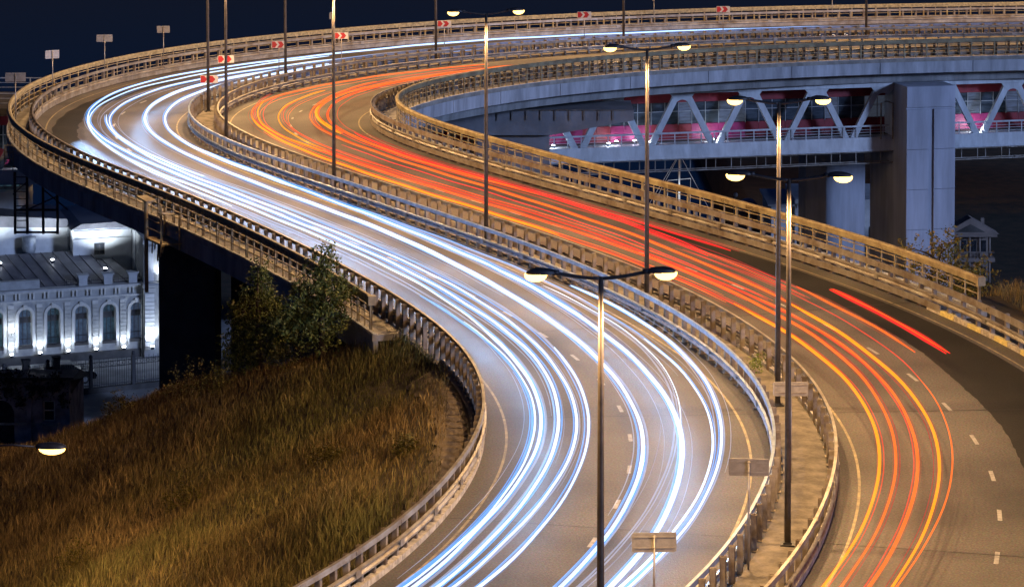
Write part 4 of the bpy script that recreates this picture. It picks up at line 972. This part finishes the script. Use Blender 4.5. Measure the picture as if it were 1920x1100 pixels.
MB().tube([F(6.1, 6.1, 4.6), F(6.1, 6.1, 8.5)], .07, 6).build('downpipe', PAINTG, bd)
MB().tube([F(10.5, -.1, 0), F(10.5, -.1, 5.1)], .07, 6).build('downpipe', PAINTG, bd)
MB().tube([F(3.2, 5.6, 6.6), F(3.15, 5.6, 7.2), F(3.15, 5.6, 8.1)], [.25, .5, .52], 14).build('roof_vent', PAINTG, bd, True)
# uplights: lamp, lens, light
def uplight(u, v, z, pw):
    f = MB().box(F(u, v, z), (.22, .2, .2), bphi).build('uplight', DARKM, bd); MB().box(F(u, v, z + .125), (.2, .18, .05), bphi).build('lens', FLOOD, f)
    l = bpy.data.lights.new('uplight_light', 'SPOT'); l.energy = pw; l.color = (.80, .90, 1.0); l.spot_size = R(120); l.spot_blend = .9; l.shadow_soft_size = .08
    o = bpy.data.objects.new('uplight_light', l); C.objects.link(o); o.parent = bd; o.location = F(u, v, z + .2); o.rotation_euler = (R(180 - 12), 0, bphi)
for k in range(len(wins) - 1): uplight((wins[k] + wins[k + 1]) / 2, -.42, .75, 170)
uplight(11.1, -1.1, .8, 380); uplight(12.7, -1.1, .8, 320)
uplight(11.9, -.85, 5.6, 420)
for u, v, z, pw in ((8.2, 2.0, 6.05, 2600), (12.6, 1.2, 5.9, 2200), (4.6, 3.6, 6.6, 2200), (0.8, 3.6, 6.6, 1600)): uplight(u, v, z, pw)
# wall lantern
wl = MB().bar(F(1.15, 0, 2.3), F(1.15, -.5, 2.45), .04, .04).bar(F(1.15, 0, 2.1), F(1.15, -.4, 2.42), .03, .03).build('wall_lantern', FRM, bd)
MB().ellip(F(1.15, -.5, 2.66), (.17, .17, .17), 10, 8).build('globe', FLOOD, wl, True)
# neighbouring wing at the far left edge, with arched dormer and lit strip windows
nb = empty('annex_building', (0, 0, 0)); tag(nb, 'bluish lit annex with narrow windows at the left picture edge', 'building')
MB().box((-41.2, 197.5, YZ + 5.4), (8.4, 6, 10.8)).build('wall', WALL, nb)
for k in range(4):
    x_ = -39.6 + k * .72; w_ = MB().box((x_, 194.47, YZ + 7.3), (.40, .05, 1.5)).build('window', WGL, nb); MB().box((x_, 194.43, YZ + 6.5), (.5, .1, .08)).build('sill', TRIM, w_)
MB().prism([(-40.0 + 1.0 * math.cos(math.pi * k / 10), YZ + 8.7 + 1.0 * math.sin(math.pi * k / 10)) for k in range(11)], 194.1, 195, lambda u, w, d: (u, d, w)).build('arched_dormer', ROOFM, nb)
for k in range(3): MB().box((-38.6 + k * .6, 196.0, YZ + 11.5), (.42, .05, .9)).build('lit_window', WGL, nb)
MB().box((-41, 198, YZ + 11.4), (8.8, 4.0, 1.3)).build('upper_storey', PAINTG, nb)
MB().prism([(-45.8, YZ + 12.05), (-36.6, YZ + 12.05), (-40, YZ + 13.2), (-45.8, YZ + 13.4)], 195.4, 201, lambda u, w, d: (u, d, w)).build('roof', ROOFM, nb)
l = bpy.data.lights.new('annex_light', 'SPOT'); l.energy = 700; l.color = (.45, .75, 1.0); l.spot_size = R(130); l.spot_blend = .8
ul = MB().box((-38.4, 192.9, YZ + 5.9), (.25, .2, .2)).build('uplight', DARKM, nb); MB().box((-38.4, 192.9, YZ + 6.03), (.2, .16, .05)).build('lens', FLOOD, ul)
o = bpy.data.objects.new('annex_light', l); C.objects.link(o); o.parent = nb; o.location = (-38.4, 192.9, YZ + 6.15); o.rotation_euler = (R(160), 0, 0)

# ------------------------------------------------------------------ fence of the yard
fe = empty('iron_fence', (0, 0, 0)); tag(fe, 'black wrought iron fence on a dark plinth before the arched windows', 'fence')
fa, fb = Vector((-41.0, 171.6)), Vector((-23.6, 179.6)); fd = (fb - fa).normalized(); fl = (fb - fa).length; fang = math.atan2(fd.y, fd.x)
def FP(u, z): q = fa + fd * u; return (q.x, q.y, YZ + z)
MB().bar(FP(0, .16), FP(fl, .16), .35, .42).build('plinth', DARKC, fe)
for z in (.55, 1.75, 2.10): MB().bar(FP(0, z), FP(fl, z), .04, .05).build('rail', FRM, fe)
mb = MB()
n = int(fl / .16)
for k in range(n):
    u = (k + .5) * .16; mb.bar(FP(u, .42), FP(u, 2.18 + (.14 if k % 2 else 0)), .026, .026)
bars = mb.build('bars', FRM, fe); bars['kind'] = 'stuff'
mb = MB()
for k in range(int(fl / .42)):
    c = (k + .5) * .42; pts = [FP(c + .12 * math.cos(a), 1.93 + .12 * math.sin(a)) for a in [2 * math.pi * j / 8 for j in range(9)]]; mb.tube(pts, .016, 4, False)
rg = mb.build('rings', FRM, fe); rg['kind'] = 'stuff'
for u in (1.0, 4.2, 7.4, 10.4, 13.4, 16.4, 18.9):
    MB().box(FP(u, 1.3), (.22, .22, 2.2), fang).ellip(FP(u, 2.52), (.14, .14, .16), 8, 6).build('post', FRM, fe)
for u in (8.9, 11.0):
    MB().box(FP(u, 1.45), (.42, .42, 2.5), fang).box(FP(u, 2.75), (.55, .55, .12), fang).build('pillar', DARKC, fe)

# ------------------------------------------------------------------ parked car behind the fence
CARP = mat('car_paint_black', (.012, .012, .015), .22, .3, var=.1)
CGL = mat('car_glass', (.02, .025, .03), .08, var=.1)
TYRE = mat('tyre', (.015, .015, .015), .9, var=.2)
RIM = mat('rim', (.4, .4, .42), .35, .8, var=.1)
car = empty('parked_car', (-31.2, 180.4, YZ), .28); tag(car, 'black parked car behind the iron fence', 'car')
prof = [(-2.15, .30), (2.10, .30), (2.18, .55), (2.05, .78), (1.15, .90), (.45, 1.38), (-.85, 1.42), (-1.65, .98), (-2.12, .92), (-2.2, .6)]
MB().prism(prof, -.84, .84, lambda u, w, d: (u, d * (1.0 if w < 1.0 else .82), w)).build('body', CARP, car)
MB().prism([(1.02, .95), (.47, 1.33), (-.85, 1.37), (-1.5, 1.0)], -.80, .80, lambda u, w, d: (u, d * (1.04 if w < 1.1 else .9), w)).build('side_glass', CGL, car)
for x_ in (-1.32, 1.32):
    for y_ in (-.76, .76):
        wh = MB().tube([(x_, y_ - .1, .32), (x_, y_ + .1, .32)], .32, 16).build('wheel', TYRE, car); MB().tube([(x_, y_ - .11, .32), (x_, y_ + .11, .32)], .19, 12).build('rim', RIM, wh)
for y_ in (-.6, .6): MB().box((2.13, y_, .66), (.08, .3, .12)).build('headlight', SIGNW, car); MB().box((-2.17, y_, .75), (.06, .28, .14)).build('tail_light', SIGNR, car)

# ------------------------------------------------------------------ derelict house at the lower left
BRK = mat('old_render', (.34, .30, .31), .95, var=.45, scale=1.2, bump=.5, bscale=6)
hs = empty('derelict_house', (0, 0, 0)); tag(hs, 'derelict dark house with one white framed window at the lower left', 'house')
hx0, hx1, hy = -33.5, -25.65, 150.0
def HB(x0, x1, z0, z1, d0, d1, nm, m, par=None): return MB().box(((x0 + x1) / 2, (d0 + d1) / 2, (z0 + z1) / 2), (x1 - x0, d1 - d0, z1 - z0)).build(nm, m, par or hs)
wx, wz, wx0 = -26.85, -14.95, .36
HB(hx0, wx - wx0, ZG, -13.05, hy, hy + .4, 'wall', BRK); HB(wx + wx0, hx1, ZG, -13.05, hy, hy + .4, 'wall', BRK)
HB(wx - wx0 + .002, wx + wx0 - .002, wz + .62, -13.05, hy + .003, hy + .397, 'wall', BRK); HB(wx - wx0 + .002, wx + wx0 - .002, ZG, wz - .62, hy + .003, hy + .397, 'wall', BRK)
HB(hx1 - .4, hx1 - .003, ZG, -14.1, hy + .4, hy + 4.6, 'wall', BRK); HB(hx0, hx1, ZG, -14.2, hy + 4.6, hy + 5.0, 'wall', BRK)
wn_ = HB(wx - .33, wx + .33, wz - .58, wz + .58, hy + .18, hy + .22, 'window', WGD)
for a, b, c, d in ((-.34, -.27, -.6, .6), (.27, .34, -.6, .6)): HB(wx + a, wx + b, wz + c, wz + d, hy + .13, hy + .18, 'frame', SIGNW, wn_)
for z in (-.56, 0.03, .56): HB(wx - .27, wx + .27, wz + z - .035, wz + z + .035, hy + .14, hy + .18, 'frame', SIGNW, wn_)
HB(wx - .55, wx + .55, wz - .80, wz - .64, hy - .15, hy + .0, 'sill', KERBS, wn_)
HB(hx0, wx - .8, wz - .78, wz - .66, hy - .08, hy, 'string_course', KERBS)
HB(-28.1, -27.85, ZG, -13.0, hy - .16, hy, 'pilaster', BRK)
MB().prism([(hy - .35, -13.04), (hy - .35, -12.9), (hy + 2.0, -12.98), (hy + 5.2, -14.0), (hy + 5.2, -14.15)], hx0 - .3, hx1 + .3, lambda u, w, d: (d, u, w)).build('roof', DARKM, hs)
MB().prism([(-29.6 + .75 * math.cos(math.pi * k / 10), -15.2 + .9 * math.sin(math.pi * k / 10)) for k in range(11)] + [(-30.35, -17.5), (-28.85, -17.5)], hy - .02, hy + .02, lambda u, w, d: (u, d, w)).build('arched_doorway', WGD, hs)
tree('ivy', 'dark ivy hanging over the eaves of the derelict house', 'ivy', -27.6, 149.7, -14.4, 1.6, 1, [(0, 0, .9, .75), (-1.5, 0, 1.1, .8), (-3.2, 0, .9, .9), (1.2, 0, 1.0, .6), (1.6, 0, .2, .4), (-.9, 0, .2, .4)], 2400, (.02, .02, .012), (.05, .04, .03), .2, False)

# ------------------------------------------------------------------ street lamp on the lower slope
ll = empty('street_lamp', (px(-28, 85), 85, tz(px(-28, 85), 85))); tag(ll, 'single arm street lamp glowing over the lower left grass', 'street lamp')
hl = pz(852, 85) - ll.location.z
MB().tube([(0, 0, -.3), (0, 0, hl + .1)], [.09, .06], 10).build('pole', POLE, ll, True)
MB().tube([(0, 0, hl + .05), (.7, 0, hl + .10), (1.45, 0, hl + .04)], .035, 8).build('arm', DARKM, ll, True)
h_ = MB().ellip((1.98, 0, hl + .04), (.52, .19, .15), 14, 8, zmin=-.3).build('lamp_head', DARKM, ll, True)
MB().ellip((2.02, 0, hl - .04), (.44, .17, .19), 14, 8, zmax=.2).build('lens', LENS, h_, True)
lamp_light('lamp_light', ll, (2.0, 0, hl - .32), 2200, SODIUM, 172)

# ------------------------------------------------------------------ far things beyond the right side
wb_ = empty('white_building', (0, 0, 0)); tag(wb_, 'pale building with dark lettering beside the low pier wall', 'building')
def WBX(x0, x1, z0, z1, y0, y1, nm, m, par=None): return MB().box(((x0 + x1) / 2, (y0 + y1) / 2, (z0 + z1) / 2), (x1 - x0, y1 - y0, z1 - z0)).build(nm, m, par or wb_)
WBX(24.2, 32.0, ZG, pz(379, 222), 222, 230, 'wall', WALL); WBX(22.2, 24.19, ZG, pz(392, 222), 222.3, 230, 'wall', WALL)
WBX(21.9, 24.3, pz(392, 222) + .001, pz(389, 222), 222.0, 230, 'cornice', TRIM)
for k in range(3):
    u = 24.75 + k * 1.15; MB().prism([(u - .36, -19.2), (u + .36, -19.2)] + [(u + .36 * math.cos(math.pi * j / 8), -18.55 + .36 * math.sin(math.pi * j / 8)) for j in range(9)], 221.96, 222.0, lambda a, w, d: (a, d, w)).build('arched_window', WGD, wb_)
for t_, x_, z_ in (('ТОШКА', px(1494, 222), pz(392, 222)), ('БЕТ', px(1504, 222), pz(402, 222))):
    text_obj(t_, .50, FRM, 'lettering', wb_, frame_matrix(Vector((x_, 221.95, z_)), (1, 0, 0), (0, -1, 0)), .02)
for u in (29.9, 30.9):
    w_ = WBX(u - .28, u + .28, -19.6, -17.7, 221.9, 222.0, 'window', WGD)
ch = empty('columned_house', (0, 0, 0)); tag(ch, 'dim two-storey house with columns and a pediment at the far right', 'house')
DIM = mat('house_plaster', (.24, .20, .18), .85, var=.15, scale=1)
hx, hy = 35.8, 214.0
def CB(x0, x1, z0, z1, d0, d1, nm, m=None, par=None): return MB().box(((hx + x0 + hx + x1) / 2, hy + (d0 + d1) / 2, (z0 + z1) / 2), (x1 - x0, d1 - d0, z1 - z0)).build(nm, m or DIM, par or ch)
CB(.2, 3.7, ZG, -17.05, .9, 2.0, 'wall')
for z0, z1 in ((-20.9, -19.15), (-18.75, -17.05)):
    for k in range(5): MB().tube([(hx + .35 + k * .82, hy + .3, z0), (hx + .35 + k * .82, hy + .3, z1)], [.12, .10], 10).build('column', DIM, ch, True)
CB(-.05, 4.05, -19.14, -18.8, 0, 1.2, 'balcony_slab'); CB(-.1, 4.2, -17.04, -16.8, -.1, 1.5, 'entablature')
for k in range(14): CB(.1 + k * .28, .14 + k * .28, -18.79, -18.35, .06, .10, 'baluster')
CB(.05, 4.0, -18.37, -18.30, .05, .11, 'balustrade_rail')
for k in range(4):
    for z in (-20.4, -18.2): CB(.6 + k * .82, 1.0 + k * .82, z - .25, z + .7, .86, .9, 'window', WGD)
MB().prism([(hx - .3, -16.79), (hx + 4.35, -16.79), (hx + 2.0, -15.45)], hy - .2, hy + 1.4, lambda u, w, d: (u, d, w)).build('pediment', DIM, ch)
MB().prism([(hx + .75, -16.62), (hx + 3.2, -16.62), (hx + 1.98, -15.95)], hy - .24, hy - .205, lambda u, w, d: (u, d, w)).build('tympanum', DARKC, ch)
CB(3.1, 3.4, -16.9, -15.75, 1.42, 1.75, 'chimney')
# yacht on the river: hull, mast, boom, spreaders, stays
yc_ = empty('sailing_yacht', (15.7, 250.0, -24.5)); tag(yc_, 'moored sailing yacht whose pale mast shows below the truss bridge', 'yacht')
HULL = mat('hull_white', (.6, .62, .65), .4, var=.1)
mb = MB(); st = [(-4.2, .9), (-2, 1.35), (1, 1.35), (3.2, .8), (4.6, .05)]; vs = []
for x_, w in st: vs += [(x_, -w, .95), (x_, -w * .6, -.2), (x_, w * .6, -.2), (x_, w, .95)]
fs = []
for i in range(4):
    for k in range(3): fs.append((4 * i + k, 4 * i + k + 1, 4 * i + 5 + k, 4 * i + 4 + k))
    fs.append((4 * i + 3, 4 * i, 4 * i + 4, 4 * i + 7))
fs.append((0, 3, 2, 1)); mb.add(vs, fs).build('hull', HULL, yc_); MB().box((-.4, 0, 1.2), (3.4, 1.7, .5), 0, (2.8, 1.3)).build('cabin', HULL, yc_)
MB().tube([(.4, 0, .9), (.4, 0, 8.6)], [.11, .08], 8).build('mast', HULL, yc_, True); MB().tube([(.4, 0, 2.1), (-3.2, 0, 2.0)], .06, 6).build('boom', HULL, yc_)
MB().bar((-.7, 0, 6.0), (1.5, 0, 6.2), .05, .05).build('spreader', HULL, yc_)
for a, b in (((.4, 0, 8.6), (4.5, 0, 1.0)), ((.4, 0, 8.6), (-4.1, 0, 1.0)), ((.4, 0, 8.5), (-3.4, .8, 1.0)), ((1.5, 0, 6.2), (1.5, 1.3, 1.0)), ((-.7, 0, 6.0), (-.7, 1.3, 1.0))): MB().tube([a, b], .022, 5).build('stay', HULL, yc_)
l = bpy.data.lights.new('deck_light', 'POINT'); l.energy = 90; l.color = (.8, .9, 1); l.shadow_soft_size = .1
o = bpy.data.objects.new('deck_light', l); C.objects.link(o); o.parent = yc_; o.location = (.4, -1.0, 5.2)
dl_ = MB().box((.4, -.35, 5.2), (.1, .5, .06)).build('deck_lamp', DARKM, yc_); MB().box((.4, -.6, 5.15), (.14, .14, .08)).build('lens', WLAMP, dl_)
# small globe lamp and dome on the bank
gl = empty('park_lamp', (px(1379, 225), 225, ZG)); tag(gl, 'small unlit globe lamp on the dark river bank', 'park lamp')
MB().tube([(0, 0, 0), (0, 0, 5.0), (.1, 0, 5.35)], .05, 6).build('post', PAINTG, gl); MB().ellip((.14, 0, 5.5), (.2, .2, .2), 10, 8).build('globe', SIGNW, gl, True)
dm = empty('kiosk', (px(1405, 228), 228, ZG)); tag(dm, 'small round domed kiosk on the dark river bank', 'kiosk')
MB().tube([(0, 0, 0), (0, 0, 3.6)], .85, 16).build('wall', DIM, dm, True); MB().ellip((0, 0, 3.6), (1.0, 1.0, 1.1), 16, 10, zmin=0).build('dome', PAINTG, dm, True)
bpy.context.view_layer.update()
